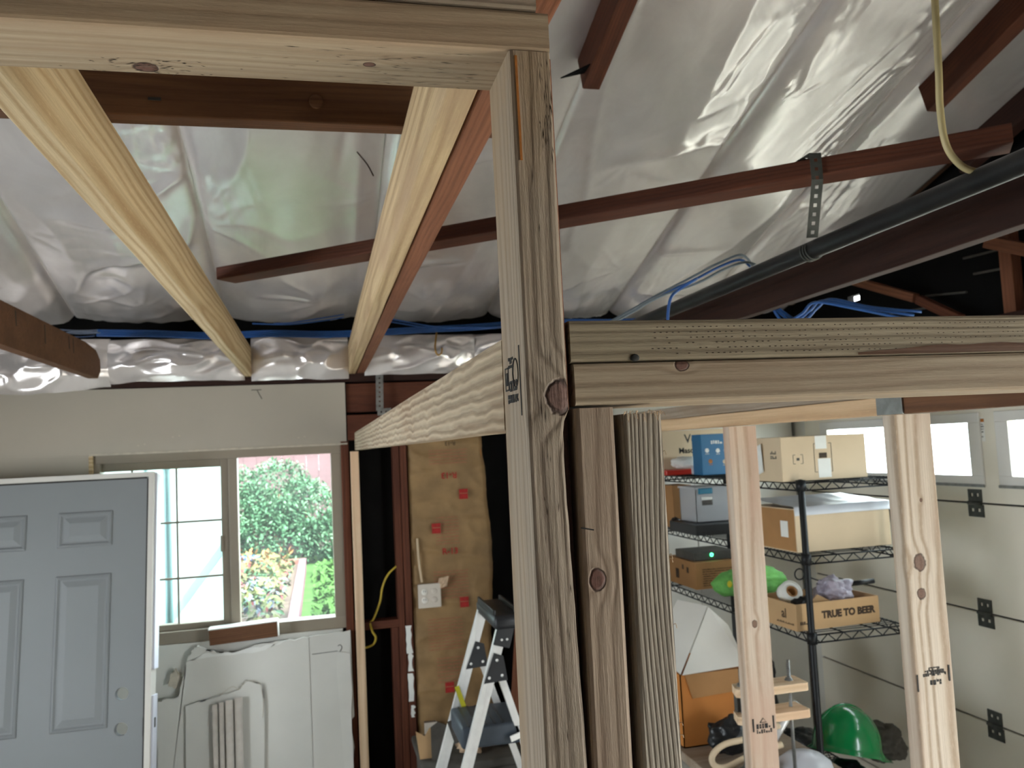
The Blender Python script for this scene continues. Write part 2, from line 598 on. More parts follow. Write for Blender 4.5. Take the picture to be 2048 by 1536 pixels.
def lathe_bm(bm, prof, sides=32, sx=1., sy=1.):
    rings = []
    for r_, z in prof:
        if r_ < 1e-5:
            rings.append([bm.verts.new((0, 0, z))])
        else:
            rings.append([bm.verts.new((r_ * sx * math.cos(2 * math.pi * k / sides), r_ * sy * math.sin(2 * math.pi * k / sides), z)) for k in range(sides)])
    for a, c in zip(rings, rings[1:]):
        for j in range(sides):
            j2 = (j + 1) % sides
            if len(a) == 1:
                f = bm.faces.new((a[0], c[j], c[j2]))
            elif len(c) == 1:
                f = bm.faces.new((a[j], a[j2], c[0]))
            else:
                f = bm.faces.new((a[j], a[j2], c[j2], c[j]))
            f.smooth = True


def blob(name, c, size, mat, parent=None, amp=.15, freq=2.0, seed=0, sub=4, flat=None, rotz=0.0, crease=0.0):
    bm = bmesh.new()
    bmesh.ops.create_icosphere(bm, subdivisions=sub, radius=1.0)
    for v in bm.verts:
        n = v.co.normalized()
        d = noise.fractal(n * freq + V(seed, seed * 1.7, 0), 1.0, 2.0, 4)
        d += -crease * abs(noise.noise(n * freq * 2.6 + V(seed, 3, 1)))
        v.co = n * (1 + amp * d)
        if flat is not None and v.co.z < flat:
            v.co.z = flat
    for f in bm.faces:
        f.smooth = True
    s = Matrix.Diagonal((*size, 1))
    bmesh.ops.transform(bm, matrix=Matrix.Rotation(rotz, 4, 'Z') @ s, verts=bm.verts)
    return done(name, bm, mat, parent, True, Matrix.Translation(c))


def text(name, body, size, mat, mt, parent=None, extrude=.0003, align='CENTER', bold=0.0, sx=1.0):
    cu = bpy.data.curves.new(name, 'FONT')
    cu.body = body
    cu.size = size
    cu.align_x = align
    cu.align_y = 'CENTER'
    cu.extrude = extrude
    cu.offset = bold
    cu.resolution_u = 3
    tmp = bpy.data.objects.new(name, cu)
    COL.objects.link(tmp)
    dg = bpy.context.evaluated_depsgraph_get()
    me = bpy.data.meshes.new_from_object(tmp.evaluated_get(dg), depsgraph=dg)
    bpy.data.objects.remove(tmp)
    me.name = name
    if sx != 1.0:
        me.transform(Matrix.Diagonal((sx, 1, 1, 1)))
    me.materials.clear()
    me.materials.append(M[mat])
    o = bpy.data.objects.new(name, me)
    o.matrix_basis = mt
    return link(o, parent)


def plane_mt(loc, right, up):
    """matrix whose X is right and Y is up; Z faces the reader"""
    x, y = Vector(right).normalized(), Vector(up).normalized()
    mt = Matrix((x, y, x.cross(y))).transposed().to_4x4()
    mt.translation = Vector(loc)
    return mt


FRONT = ((1, 0, 0), (0, 0, 1))       # readable from -Y
LEFT = ((0, -1, 0), (0, 0, 1))       # readable from -X
BOTTOM = ((1, 0, 0), (0, 1, 0))


def decal(name, loc, ori, w, h, mat, parent=None, t=.0004):
    """a thin flat piece (print, label, tape) lying on a face"""
    bm = bmesh.new()
    bm_box(bm, (-w / 2, -h / 2, 0), (w / 2, h / 2, t))
    return done(name, bm, mat, parent, False, plane_mt(loc, *ori))


def sheet(name, nx, ny, fn, mat, parent=None, thick=0.0):
    """a smooth grid surface, fn(u, v) -> point"""
    bm = bmesh.new()
    g = [[bm.verts.new(fn(i / nx, j / ny)) for j in range(ny + 1)] for i in range(nx + 1)]
    for i in range(nx):
        for j in range(ny):
            f = bm.faces.new((g[i][j], g[i + 1][j], g[i + 1][j + 1], g[i][j + 1]))
            f.smooth = True
    c = sum((v.co for v in bm.verts), Vector()) / len(bm.verts)
    bmesh.ops.translate(bm, verts=bm.verts, vec=-c)
    if thick:
        bmesh.ops.solidify(bm, geom=bm.faces[:], thickness=thick)
    me = bpy.data.meshes.new(name)
    bm.to_mesh(me)
    bm.free()
    me.materials.append(M[mat] if isinstance(mat, str) else mat)
    o = bpy.data.objects.new(name, me)
    o.location = c
    return link(o, parent)


def copy_tree(o, parent=None):
    c = o.copy()
    COL.objects.link(c)
    c.parent = parent
    for ch in list(o.children):
        copy_tree(ch, c)
    return c


# ------------------------------------------------------------------ room shell
BW = 4.375          # inner face of the back wall
GX = 2.70           # inner face of the garage-door wall
EAVE, SLOPE = 2.73, 0.30


def roof_z(y):
    return EAVE + SLOPE * (BW - y)


fl = box('floor', (-2.6, -3.6, -.12), (2.86, 4.62, 0), 'concrete', None, 0)
fl['kind'] = 'structure'
wl = empty('wall_left', (-2.5, 0, 0), kind='structure')
for lo, hi in (((-2.6, -3.6, 0), (-2.45, 1.15, 2.44)), ((-2.6, 2.65, 0), (-2.45, 4.5, 2.44)), ((-2.6, 1.15, 0), (-2.45, 2.65, 1.1)), ((-2.6, 1.15, 2.0), (-2.45, 2.65, 2.44))):  # leaves an opening for the added, unseen side window
    box('drywall_panel', lo, hi, 'drywall', wl, 0)
lz = [(-3.7, 2.44), (4.6, 2.44), (4.6, 2.78), (-.3, 4.24), (-3.7, 3.2)]
wr = box('wall_rear', (-2.6, -3.75, 0), (2.86, -3.6, 3.6), 'deck', None, 0)
wr['kind'] = 'structure'

# back wall: drywall round the window, bare framing beyond it
wb = empty('wall_back', (0, BW, 0), kind='structure')
WX0, WX1, WZ0, WZ1 = -1.076, .144, 1.176, 2.107
box('drywall_panel', (-2.45, BW, WZ1), (.14, BW + .014, 2.425), 'drywall', wb, .001)
box('drywall_panel', (-2.45, BW, 0), (WX0, BW + .014, WZ1), 'drywall', wb, .001)
box('drywall_panel', (WX0, BW, 0), (.09, BW + .014, WZ0), 'drywall_w', wb, .001)
box('drywall_panel', (1.13, BW, 0), (2.06, BW + .014, 2.40), 'drywall_w', wb, .001)
box('drywall_panel', (2.066, BW, 0), (GX, BW + .014, 2.40), 'drywall_w', wb, .001)
box('outer_cladding', (-2.6, BW + .10, 0), (WX0 + .004, BW + .14, 2.80), 'black_felt', wb, 0)
box('outer_cladding', (WX1 - .004, BW + .10, 0), (GX + .16, BW + .14, 2.80), 'black_felt', wb, 0)
box('outer_cladding', (WX0 + .004, BW + .10, 0), (WX1 - .004, BW + .14, WZ0 + .004), 'black_felt', wb, 0)
box('outer_cladding', (WX0 + .004, BW + .10, WZ1 - .004), (WX1 - .004, BW + .14, 2.80), 'black_felt', wb, 0)
lumber('top_plate', (-2.45, BW + .046, 2.452), (GX, BW + .046, 2.452), .092, .046, 'old_dark', parent=wb)
for x in (-2.40, -1.75, 1.16, 1.75, 2.35):
    lumber('wall_stud', (x, BW + .06, 0), (x, BW + .06, 2.42), .038, .089, 'old_red', up=(0, -1, 0), parent=wb)
lumber('wall_stud', (.128, BW + .046, 0), (.128, BW + .046, 2.12), .040, .10, 'old_red', up=(0, -1, 0), parent=wb)
lumber('header', (.146, BW + .04, 2.19), (1.13, BW + .04, 2.19), .085, .13, 'old_red', parent=wb, wobble=.002)
lumber('header', (.146, BW + .052, 2.345), (1.13, BW + .052, 2.345), .06, .15, 'old_red', parent=wb, wobble=.002, seed=4)
lumber('wall_stud', (.388, BW + .045, 0), (.388, BW + .045, 2.12), .034, .09, 'old_red', up=(0, -1, 0), parent=wb, wobble=.001)
lumber('wall_stud', (.426, BW + .04, 0), (.426, BW + .04, 2.12), .036, .09, 'old_red', up=(0, -1, 0), parent=wb, wobble=.001, seed=3)
lumber('blocking', (.150, BW + .04, 1.176), (.372, BW + .04, 1.176), .08, .040, 'old_red', parent=wb)
lumber('wall_stud', (.352, BW + .045, 0), (.352, BW + .045, 1.155), .034, .088, 'old_red', up=(0, -1, 0), parent=wb, seed=8)
lumber('wall_stud', (1.02, BW + .06, 0), (1.02, BW + .06, 2.12), .038, .07, 'old_dark', up=(0, -1, 0), parent=wb)
# flaked white paint left on the bare stud
bm = bmesh.new()
for (z0, z1, w) in ((1.02, 1.16, .020), (.93, 1.02, .014), (.78, .92, .018), (.70, .76, .010)):
    n_ = 6
    pts = [V(.424 - w + random.uniform(0, .006), BW - .0065, z0 + (z1 - z0) * k / n_) for k in range(n_ + 1)]
    pts += [V(.426 + random.uniform(.004, .016), BW - .0065, z1 - (z1 - z0) * k / n_) for k in range(n_ + 1)]
    bm.faces.new([bm.verts.new(p) for p in pts])
done('flaked_paint', bm, 'paper', wb)
decal('pencil_mark', (-.30, BW - .0006, 2.40), FRONT, .05, .004, 'ink_grey', wb)
decal('pencil_mark', (-.285, BW - .0006, 2.375), ((.45, 0, -.9), (.9, 0, .45)), .05, .004, 'ink_grey', wb)
for x, z in ((-.86, 2.145), (-.83, 2.15), (-.70, 2.18), (-.67, 2.185), (-.07, 2.155), (-.10, 2.15)):
    decal('nail_dimple', (x, BW - .0005, z), FRONT, .008, .007, 'drywall_core', wb)

# window in the back wall
w1 = empty('window_1', ((WX0 + WX1) / 2, BW + .05, WZ0), kind='structure')
FY0, FY1 = BW + .012, BW + .099
box('frame_head', (WX0, FY0, WZ1 - .045), (WX1, FY1, WZ1), 'alu_tan', w1, .003)
box('frame_sill', (WX0, FY0, WZ0), (WX1, FY1, WZ0 + .058), 'alu_tan', w1, .003)
box('frame_jamb', (WX0, FY0, WZ0 + .058), (WX0 + .04, FY1, WZ1 - .045), 'alu_tan', w1, .003)
box('frame_jamb', (WX1 - .088, FY0, WZ0 + .058), (WX1, FY1, WZ1 - .045), 'alu_tan', w1, .003)
box('meeting_rail', (-.447, FY0 + .01, WZ0 + .058), (-.404, FY1 - .01, WZ1 - .045), 'alu_tan', w1, .003)
box('sash_stile', (-.486, FY0 + .03, WZ0 + .058), (-.447, FY1 - .01, WZ1 - .045), 'alu_tan', w1, .003)
box('sash_rail', (WX0 + .04, FY0 + .03, WZ1 - .085), (-.486, FY1 - .01, WZ1 - .045), 'alu_tan', w1, .003)
box('sash_rail', (WX0 + .04, FY0 + .03, WZ0 + .058), (-.486, FY1 - .01, WZ0 + .088), 'alu_tan', w1, .003)
box('pane', (WX0 + .04, BW + .060, WZ0 + .088), (-.486, BW + .064, WZ1 - .085), 'glass', w1, 0)
box('pane', (-.404, BW + .060, WZ0 + .058), (WX1 - .088, BW + .064, WZ1 - .045), 'glass', w1, 0)
box('muntin', (-.700, BW + .050, WZ0 + .088), (-.690, BW + .058, WZ1 - .085), 'alu_tan', w1, .001)
box('muntin', (-.905, BW + .050, WZ0 + .088), (-.895, BW + .058, WZ1 - .085), 'alu_tan', w1, .001)
for z in (1.757, 1.483):
    box('muntin', (WX0 + .04, BW + .048, z - .005), (-.486, BW + .060, z + .005), 'alu_tan', w1, .001)
box('sash_latch', (-.492, BW + .030, 1.60), (-.478, BW + .045, 1.68), 'alu_tan', w1, .003)
box('reveal_edge', (WX0 - .004, BW - .004, WZ1 - .004), (WX1, BW + .012, WZ1 + .006), 'drywall_core', w1, .001)
box('reveal_edge', (WX0 - .006, BW - .004, 1.6), (WX0 + .012, BW + .012, WZ1 - .004), 'fir_yellow', w1, .001)

prism('gable_boarding', lz, 'x', -2.6, -2.56, 'black_felt', wl)
# garage-door wall: piers, open bay behind the camera, gable above
wg = empty('wall_right', (GX, 0, 0), kind='structure')
box('wall_pier', (GX + .02, 4.25, 0), (GX + .16, 4.62, 2.16), 'drywall_w', wg, 0)
box('wall_pier', (GX, .62, 0), (GX + .16, 1.05, 2.16), 'drywall_w', wg, 0)
box('wall_pier', (GX, -3.75, 0), (GX + .16, -.80, 2.16), 'drywall_w', wg, 0)
lumber('door_header', (GX + .08, 4.62, 2.29), (GX + .08, -3.7, 2.29), .16, .26, 'old_dark', parent=wg)


def gable_piece(y0, y1, z0):
    o_ = [(y0, z0), (y1, z0)]
    ys = [y1, y0]
    top = [(y, (roof_z(y) if y > -.3 else roof_z(-.3) - .3 * (-.3 - y)) + .12) for y in ys]
    mid = [(-.3, roof_z(-.3) + .12)] if y0 < -.3 < y1 else []
    prism('gable_boarding', o_ + [top[0]] + mid + [top[1]], 'x', GX + .10, GX + .14, 'black_felt', wg)


gable_piece(-3.7, 3.80, 2.42)
gable_piece(3.90, 4.62, 2.42)
box('gable_boarding', (GX + .10, 3.80, 2.42), (GX + .14, 3.90, 2.735), 'black_felt', wg, 0)
box('gable_boarding', (GX + .10, 3.80, 2.768), (GX + .14, 3.90, 3.02), 'black_felt', wg, 0)
lumber('gable_plate', (GX + .05, 4.5, 2.455), (GX + .05, .5, 2.455), .10, .07, 'old_dark', parent=wg)
lumber('gable_stud', (GX + .03, 2.75, 2.49), (GX + .03, 2.75, 3.10), .06, .05, 'old_red_l', up=(-1, 0, 0), parent=wg)
lumber('gable_stud', (GX + .03, 1.6, 2.49), (GX + .03, 1.6, 3.40), .06, .05, 'old_red', up=(-1, 0, 0), parent=wg)
lumber('gable_brace', (GX - .02, 3.70, 2.82), (GX - .02, 3.24, 2.64), .04, .035, 'old_red_l', up=(-1, 0, 0), parent=wg)
lumber('gable_brace', (GX - .02, 3.22, 2.63), (GX - .02, 2.98, 2.50), .04, .035, 'old_red', up=(-1, 0, 0), parent=wg)
lumber('gable_brace', (GX - .02, 2.80, 2.79), (GX - .02, 2.35, 2.60), .05, .04, 'old_red_l', up=(-1, 0, 0), parent=wg)
for (y0, z0, y1, z1) in ((3.55, 2.62, 3.25, 2.60), (3.30, 2.66, 3.05, 2.63), (3.0, 2.70, 2.85, 2.69), (3.05, 2.78, 2.80, 2.77), (3.5, 2.70, 3.42, 2.69)):
    lumber('roofing_slip', (GX + .085, y0, z0), (GX + .085, y1, z1), .012, .010, 'bag_grey', parent=wg)

# roof: boards above, silvery sheets stapled bay by bay below
ceil = empty('ceiling', (0, 2.0, 3.3), kind='structure')


def slab(name, y0, y1, z0, z1, x0, x1, t, mat):
    prism(name, [(y0, z0), (y1, z1), (y1, z1 + t), (y0, z0 + t)], 'x', x0, x1, mat, ceil)


slab('roof_deck', -.3, BW + .5, roof_z(-.3) + .10, roof_z(BW + .5) + .10, -2.9, 3.1, .04, 'deck')
slab('roof_deck', -3.9, -.3, roof_z(-.3) + .10 - .3 * 3.6, roof_z(-.3) + .10, -2.9, 3.1, .04, 'deck')
SEAMS = [-2.45, -1.80, -1.135, -.435, .268, .912, 1.605, 2.13, 2.70]


# tight fans of pleats where the sheet is stapled: x, y, reach, depth
FANS = [(-.435, 3.52, .17, .016, 25), (-.435, 2.86, .18, .015, 170), (-.435, 3.18, .12, .011, 200), (1.22, 3.02, .14, .010, 120), (.02, 4.16, .17, .016, 215),
        (-.80, 4.20, .15, .013, 260), (-1.135, 3.62, .15, .012, 20), (1.50, 3.85, .16, .014, 200), (.268, 3.3, .12, .010, 180), (1.72, 2.62, .16, .012, 250), (1.605, 3.42, .10, .009, 160),
        (2.10, 2.95, .18, .012, 200), (.55, 4.15, .15, .012, 270), (.912, 2.9, .12, .010, 10)]


def fan_h(x, y):
    h = 0.
    for i, (fx, fy, ln, am, dr_) in enumerate(FANS):
        dx, dy = x - fx, y - fy
        r_ = math.hypot(dx, dy)
        if r_ > ln * 4:
            continue
        th = math.atan2(dy, dx)
        wv = math.cos(th * (8 + i % 4) + i + 3.0 * noise.noise(V(dx * 4, dy * 4, i)))
        am = am * max(0., math.cos(((th - R(dr_) + math.pi) % (2 * math.pi) - math.pi) * .8)) ** 1.5 if abs((th - R(dr_) + math.pi) % (2 * math.pi) - math.pi) < 1.9 else am * .05
        h -= am * max(0., wv) ** 2.5 * math.exp(-r_ / ln) * min(1., r_ / .05) * (.5 + .5 * noise.noise(V(th * 1.5, i, 0)) + .3)
    return h


def foil_pt(a, b, seed):
    ca = math.cos(math.atan(SLOPE))
    sa = math.sin(math.atan(SLOPE))
    def fn(u, v):
        # finer rows towards the eave, where the camera looks
        y = BW - .02 - (v ** 1.25) * 4.6
        x = a + (b - a) * u
        e0, e1 = u * (b - a), (1 - u) * (b - a)
        e = min(e0, e1)
        h = -.021 * (1 - math.exp(-e / .014)) - .026 * math.sin(math.pi * u)
        h0 = h
        h = .020 * noise.noise(V(x * .9 + seed, y * .6, 1.3))
        # pleats fan out from a few staples along each seam
        for k, ee in ((0, e0), (1, e1)):
            s_ = seed * 3.1 + k * 7.7
            amt = max(0., noise.noise(V(y * 1.5 + s_, s_, .4)) - .05) * 2.2
            fan = noise.noise(V(y * 15 / (1 + ee * 4) + s_, ee * 3, s_)) + .6 * noise.noise(V(y * 34 / (1 + ee * 5), ee * 5, s_ + 4))
            h += amt * .010 * math.exp(-ee / .17) * fan * min(1., ee / .03)
        # a few sharp creases that run across the bay at an angle, and long folds along it
        q = x * .55 + y * .85 + .25 * noise.noise(V(x * 2, y * 2, seed))
        w = -x * .85 + y * .55
        mk = max(0., noise.noise(V(x * 1.3 + 5, y * .9, seed + 21)) - .02) * 2.2
        rg = 1 - abs(noise.noise(V(q * 2.0 + seed, w * .5, seed)))
        h += -.020 * rg ** 22 * min(1., mk * 2)
        rg2 = 1 - abs(noise.noise(V(x * 3.2 + seed * 2, y * .7 + x * .6, seed + 9)))
        h += -.013 * rg2 ** 9 * min(1., e / .1)
        rg3 = 1 - abs(noise.noise(V(q * 6 + seed, w * 3, seed + 3)))
        h += -.007 * rg3 ** 14 * mk
        h += fan_h(x, y)
        # gathers close to the eave
        d = BW - y
        h += .012 * math.exp(-d / .25) * noise.noise(V(x * 14 + seed, y * 4, 0))
        h = h0 + h * min(1., e / .05)
        return V(x, y - h * -sa * 0 + h * sa, roof_z(y) + .05 + h * ca)
    return fn


for i, (a, b) in enumerate(zip(SEAMS, SEAMS[1:])):
    n_ = 60 if -1.2 < a < 2.2 else 30
    sheet('vapour_barrier_sheet', n_, 290 if n_ == 60 else 140, foil_pt(a, b, 3.7 + i * 5.3), 'foil', ceil)


def rafter(x, y_end, mat):
    drop = .075
    p0 = (x, y_end, roof_z(y_end) + .05 - drop)
    p1 = (x, -.25, roof_z(-.25) + .05 - drop)
    lumber('rafter', p0, p1, .058, .15, mat, parent=ceil, wobble=.001, seed=x)


rafter(.895, 2.50, 'old_mid')
rafter(2.21, 2.52, 'old_mid')
rafter(2.64, 2.86, 'old_dark')
prism('painted_gap', [(.80, 2.50), (.885, 2.36), (.885, 2.44)], 'z', 3.235, 3.239, 'black_felt', ceil)  # black sliver paints in the shade of the gap beside the rafter

# eave: dark blocking, then bulging sheets tucked between the joists
lumber('eave_blocking', (-2.5, BW + .06, 2.63), (GX + .1, BW + .06, 2.63), .03, .37, 'black_felt', parent=ceil)


def pillow(x0, x1, z0, z1, seed, sag=0.0, bulge=.085):
    def fn(u, v):
        x = x0 + (x1 - x0) * u
        z = z0 + (z1 - z0) * v
        rim = max(0., math.sin(math.pi * (.03 + .94 * u))) ** .22 * (math.sin(math.pi * (.12 + .80 * v))) ** .5
        y = BW + .01 - bulge * rim
        fold = noise.noise(V(x * 6 + seed, z * 9, seed))
        rg = 1 - abs(noise.noise(V(x * 5 + z * 6 + seed, z * 13 - x * 3, seed + 2)))
        y += .016 * fold - .016 * rg ** 5 * rim
        z2 = z - sag * (1 - v) * (math.sin(math.pi * u)) + .010 * noise.noise(V(x * 9, seed, 0)) * (1 - v)
        return V(x, y - .01, z2)
    sheet('eave_sheet', 60, 34, fn, 'foil', ceil)


pillow(-2.30, -1.66, 2.43, 2.67, 1.0)
pillow(-1.68, -.97, 2.435, 2.665, 2.2, sag=.03, bulge=.12)
pillow(-.985, -.350, 2.448, 2.66, 5.1, bulge=.12)
pillow(-.318, .160, 2.440, 2.66, 8.3, bulge=.12)
pillow(.240, .82, 2.452, 2.66, 11.9, bulge=.12)
pillow(.79, 1.45, 2.47, 2.66, 14.2, bulge=.09)
pillow(1.47, 2.6, 2.47, 2.66, 17.2, bulge=.09)

# ------------------------------------------------------------------ outside
gr = box('driveway', (2.9, -14, -.30), (26, 26, -.02), 'driveway', None, 0)
gr['kind'] = 'structure'
lw = box('lawn', (-9, 4.9, -.3), (2.88, 17, .86), 'lawn', None, 0)
lw['kind'] = 'structure'


def foliage(name, n, fn, mat, parent, size, seed, kind=True):
    """many small bent leaves, joined as one part"""
    rnd = random.Random(seed)
    bm = bmesh.new()
    for _ in range(n):
        p = fn(rnd)
        s = size * rnd.uniform(.6, 1.3)
        rot = Matrix.Rotation(rnd.uniform(0, 6.28), 3, 'Z') @ Matrix.Rotation(rnd.uniform(-1.1, 1.1), 3, 'X') @ Matrix.Rotation(rnd.uniform(-.6, .6), 3, 'Y')
        q = [V(0, -s, 0), V(s * .45, 0, s * .12), V(0, s, 0), V(-s * .45, 0, s * .12)]
        vs_ = [bm.verts.new(rot @ k + p) for k in q]
        bm.faces.new((vs_[0], vs_[1], vs_[2]))
        bm.faces.new((vs_[0], vs_[2], vs_[3]))
    o = done(name, bm, mat, parent)
    if kind:
        o['kind'] = 'stuff'
    return o


HY = 9.7
hd = empty('hedge', (-.4, HY, .86), 'dense green leafy hedge growing in front of the red wooden fence', 'hedge')
CL = [(-1.0, HY, 1.55, .45), (-.75, HY - .05, 1.35, .42), (-.45, HY, 1.65, .38), (-.18, HY + .05, 1.45, .36), (-.5, HY - .1, 1.2, .42), (.02, HY + .05, 1.12, .24), (-1.3, HY, 1.5, .5)]


def hedge_pt(rnd):
    x, y, z, r_ = rnd.choice(CL)
    d = V(rnd.gauss(0, 1), rnd.gauss(0, 1), rnd.gauss(0, 1)).normalized() * r_ * rnd.uniform(.75, 1.08)
    return V(x + d.x, y + d.y, max(.88, z + d.z))


foliage('hedge_leaves', 12000, hedge_pt, 'leaf_a', hd, .028, 1)
foliage('hedge_leaves', 6000, hedge_pt, 'leaf_b', hd, .026, 2)
for k in range(7):
    x, y, z, r_ = CL[k]
    tube('hedge_stem', [(x, y, .86), (x + .05, y, (z + .86) / 2), (x, y, z)], .02, 'stem', hd, 5, 2)
fn_ = empty('garden_fence', (-.5, HY + .7, .86), 'reddish brown board fence behind the hedge', 'fence')
for k in range(34):
    x = -3.2 + k * .145
    box('fence_board', (x, HY + .70 + .006 * (k % 2), .86), (x + .1445, HY + .72 + .006 * (k % 2), 2.55 + .01 * random.random()), 'fence', fn_, .003)
for z in (1.1, 1.8):
    box('fence_rail', (-3.2, HY + .73, z), (1.75, HY + .77, z + .08), 'fence', fn_, .004)

pl = empty('raised_planter', (-.6, 7.3, .86), 'raised garden bed with pink painted rails full of flowers', 'planter')
box('planter_rail', (-.235, 5.5, .86), (-.165, 9.05, 1.0), 'planter', pl, .006)
box('planter_rail', (-1.75, 8.98, .86), (-.235, 9.05, 1.0), 'planter_r', pl, .006)
box('planter_rail', (-1.82, 5.5, .86), (-1.75, 9.05, 1.0), 'planter_r', pl, .006)
box('planter_rail', (-1.75, 5.5, .86), (-.235, 5.57, 1.0), 'planter', pl, .006)
box('planter_soil', (-1.75, 5.57, .86), (-.235, 8.98, .95), 'soil', pl, 0)


def bed(x0, x1, y0, y1, z0, z1):
    return lambda r_: V(r_.uniform(x0, x1), r_.uniform(y0, y1), r_.uniform(z0, z1))


pb = empty('flower_bed', (-.8, 7.2, .95), 'mixed low flowers and yellow-green leaves growing in the raised bed', 'plants')
foliage('bed_leaves', 1500, bed(-1.7, -.28, 5.7, 8.95, .96, 1.10), 'leaf_y', pb, .04, 3)
foliage('bed_leaves', 900, bed(-1.7, -.28, 5.7, 8.9, .95, 1.06), 'leaf_a', pb, .04, 4)
foliage('red_petals', 260, bed(-1.6, -.28, 5.7, 8.0, 1.02, 1.10), 'flower_r', pb, .032, 5)
foliage('orange_petals', 240, bed(-1.6, -.3, 7.6, 8.95, 1.05, 1.16), 'flower_o', pb, .032, 6)
foliage('pale_petals', 300, bed(-1.6, -.28, 5.7, 7.5, 1.02, 1.08), 'flower_w', pb, .034, 7)
tp = box('tarp_bundle', (-1.5, 9.062, .862), (-.62, 9.135, 1.06), 'blue_tarp', None, .02, 3)
tag(tp, 'folded blue tarp lying between the planter and the hedge', 'tarp')
gl = foliage('grass_blades', 2600, bed(-.08, 1.2, 5.3, 9.4, .88, .92), 'lawn', None, .05, 8)
tag(gl, 'short green grass blades on the lawn beside the planter', 'grass')

# pale shed close outside the sliding sash
sh = empty('garden_shed', (-1.3, 5.25, .86), 'pale translucent shed wall standing close outside the sliding sash', 'shed')
SHP = [(-2.6, -1.40), (-1.385, -1.0), (-.985, -.545)]
for x0, x1 in SHP:
    box('shed_panel', (x0, 5.25, .86), (x1, 5.29, 2.75), 'poly', sh, .004)
box('shed_post', (-.545, 5.20, .86), (-.50, 5.29, 2.8), 'poly', sh, .004)
box('shed_batten', (-1.40, 5.235, .86), (-1.385, 5.25, 2.75), 'poly_frame', sh, .002)
box('shed_batten', (-1.0, 5.235, .86), (-.985, 5.25, 2.75), 'poly_frame', sh, .002)
lumber('shed_brace', (-.98, 5.238, 1.0), (-.56, 5.238, 1.55), .012, .05, 'poly', up=(0, 0, 1), parent=sh)
tube('shed_pipe', [(-.86, 5.15, .86), (-.86, 5.15, 1.9), (-.88, 5.15, 2.7)], .022, 'poly_frame', sh, 8, 2)

# ------------------------------------------------------------------ new framing close to the camera
NY, NB = .688, .777         # front and back of the near partition
UPF = (0, -1, 0)            # local Z of an upright faces the camera


def ink_blocks(name, mt, rows, parent, mat='ink', seed=1):
    """rows of tiny illegible printed characters: (y, height, x0, x1)"""
    rnd = random.Random(seed)
    bm = bmesh.new()
    for y, h, x0, x1 in rows:
        x = x0
        while x < x1:
            w = h * rnd.uniform(.35, .75)
            for q in range(rnd.choice((1, 2, 2))):
                yy = y + (q - .5) * h * .5
                bm_box(bm, (x, yy - h * rnd.uniform(.18, .28), 0), (x + w, yy + h * rnd.uniform(.18, .28), .0003))
            x += w + h * .22
    return done(name, bm, mat, parent, False, mt)


M['stud_main'] = wood('grey_fir_big_knot', *GRY, stain=srgb(160, 136, 108), ring=.45, bump=1.0, freq=900, knots=[(.891, -.010, .0445, .0135)], kdark=(.10, .055, .045))
M['jack_a'] = wood('grey_fir_round_knot', srgb(170, 150, 130), srgb(118, 94, 74), stain=srgb(136, 110, 92), ring=.4, bump=.55, freq=700, knots=[(.893, .006, .0445, .0085)])
M['jack_b'] = wood('coarse_grained_grey_fir', srgb(164, 152, 136), srgb(104, 90, 74), ring=.3, bump=.8, freq=2300, fiber=.5)
M['plate_lo'] = wood('plate_fir_small_knot', srgb(178, 160, 136), srgb(120, 98, 76), stain=srgb(156, 134, 110), ring=.5, freq=620, bump=.5, knots=[(-.44, -.044, .014, .006)])
M['plate_top'] = wood('top_plate_fir_knots', srgb(184, 164, 138), srgb(136, 112, 86), stain=srgb(166, 140, 114), ring=.4, freq=600, bump=.6, knots=[(.424, .0, -.019, .005), (.23, .030, -.019, .010)])
M['stud_k1'] = wood('pale_stud_one_knot', srgb(206, 190, 172), srgb(170, 144, 120), stain=srgb(190, 160, 140), ring=.9, freq=300, bump=.35, knots=[(.470, .003, .019, .010)], kdark=(.10, .055, .035))
M['stud_k2'] = wood('pale_stud_split_knots', srgb(204, 190, 172), srgb(160, 138, 114), stain=srgb(180, 156, 138), ring=.9, freq=320, bump=.5, knots=[(.733, .012, .019, .016), (.67, .014, .019, .011), (.86, -.004, .019, .004)], kdark=(.085, .045, .03))

cs = empty('wall_stud', (.193, .7325, 0), 'tall grey wooden stud with a big round knot, carrying the doubled plate overhead', 'stud')
s0 = lumber('stud_board', (.193, .7325, 0), (.193, .7325, 2.40), .038, .089, 'stud_main', up=UPF, parent=cs, bevel=.0035, wobble=.0008, segs=240)
for v in s0.data.vertices:          # the edge is waney below the knot
    zw = v.co.x + 1.2
    if v.co.y < -.012 and v.co.z > -.03:
        a = max(0., min(1., (2.078 - zw) / .012)) * max(0., min(1., (zw - 1.76) / .26))
        v.co.y += (.0065 * a * (1 + .35 * noise.noise(V(zw * 30, 0, 0)))) * min(1., (v.co.z + .03) / .05)
bm = bmesh.new()
bm_box(bm, (.2005, .694, 1.70), (.2118, .772, 2.074), .002)
done('bark_edge', bm, 'old_dark', cs)
bm = bmesh.new()
bm_box(bm, (.2095, .690, 2.08), (.2125, .70, 2.395), .001)
done('bark_edge', bm, 'old_red_l', cs)
lumber('marker_line', (.1796, .6876, 2.395), (.1802, .6876, 2.30), .0022, .0006, 'orange_line', up=UPF, parent=cs, bevel=.0001)
rnd = random.Random(23)
bm = bmesh.new()
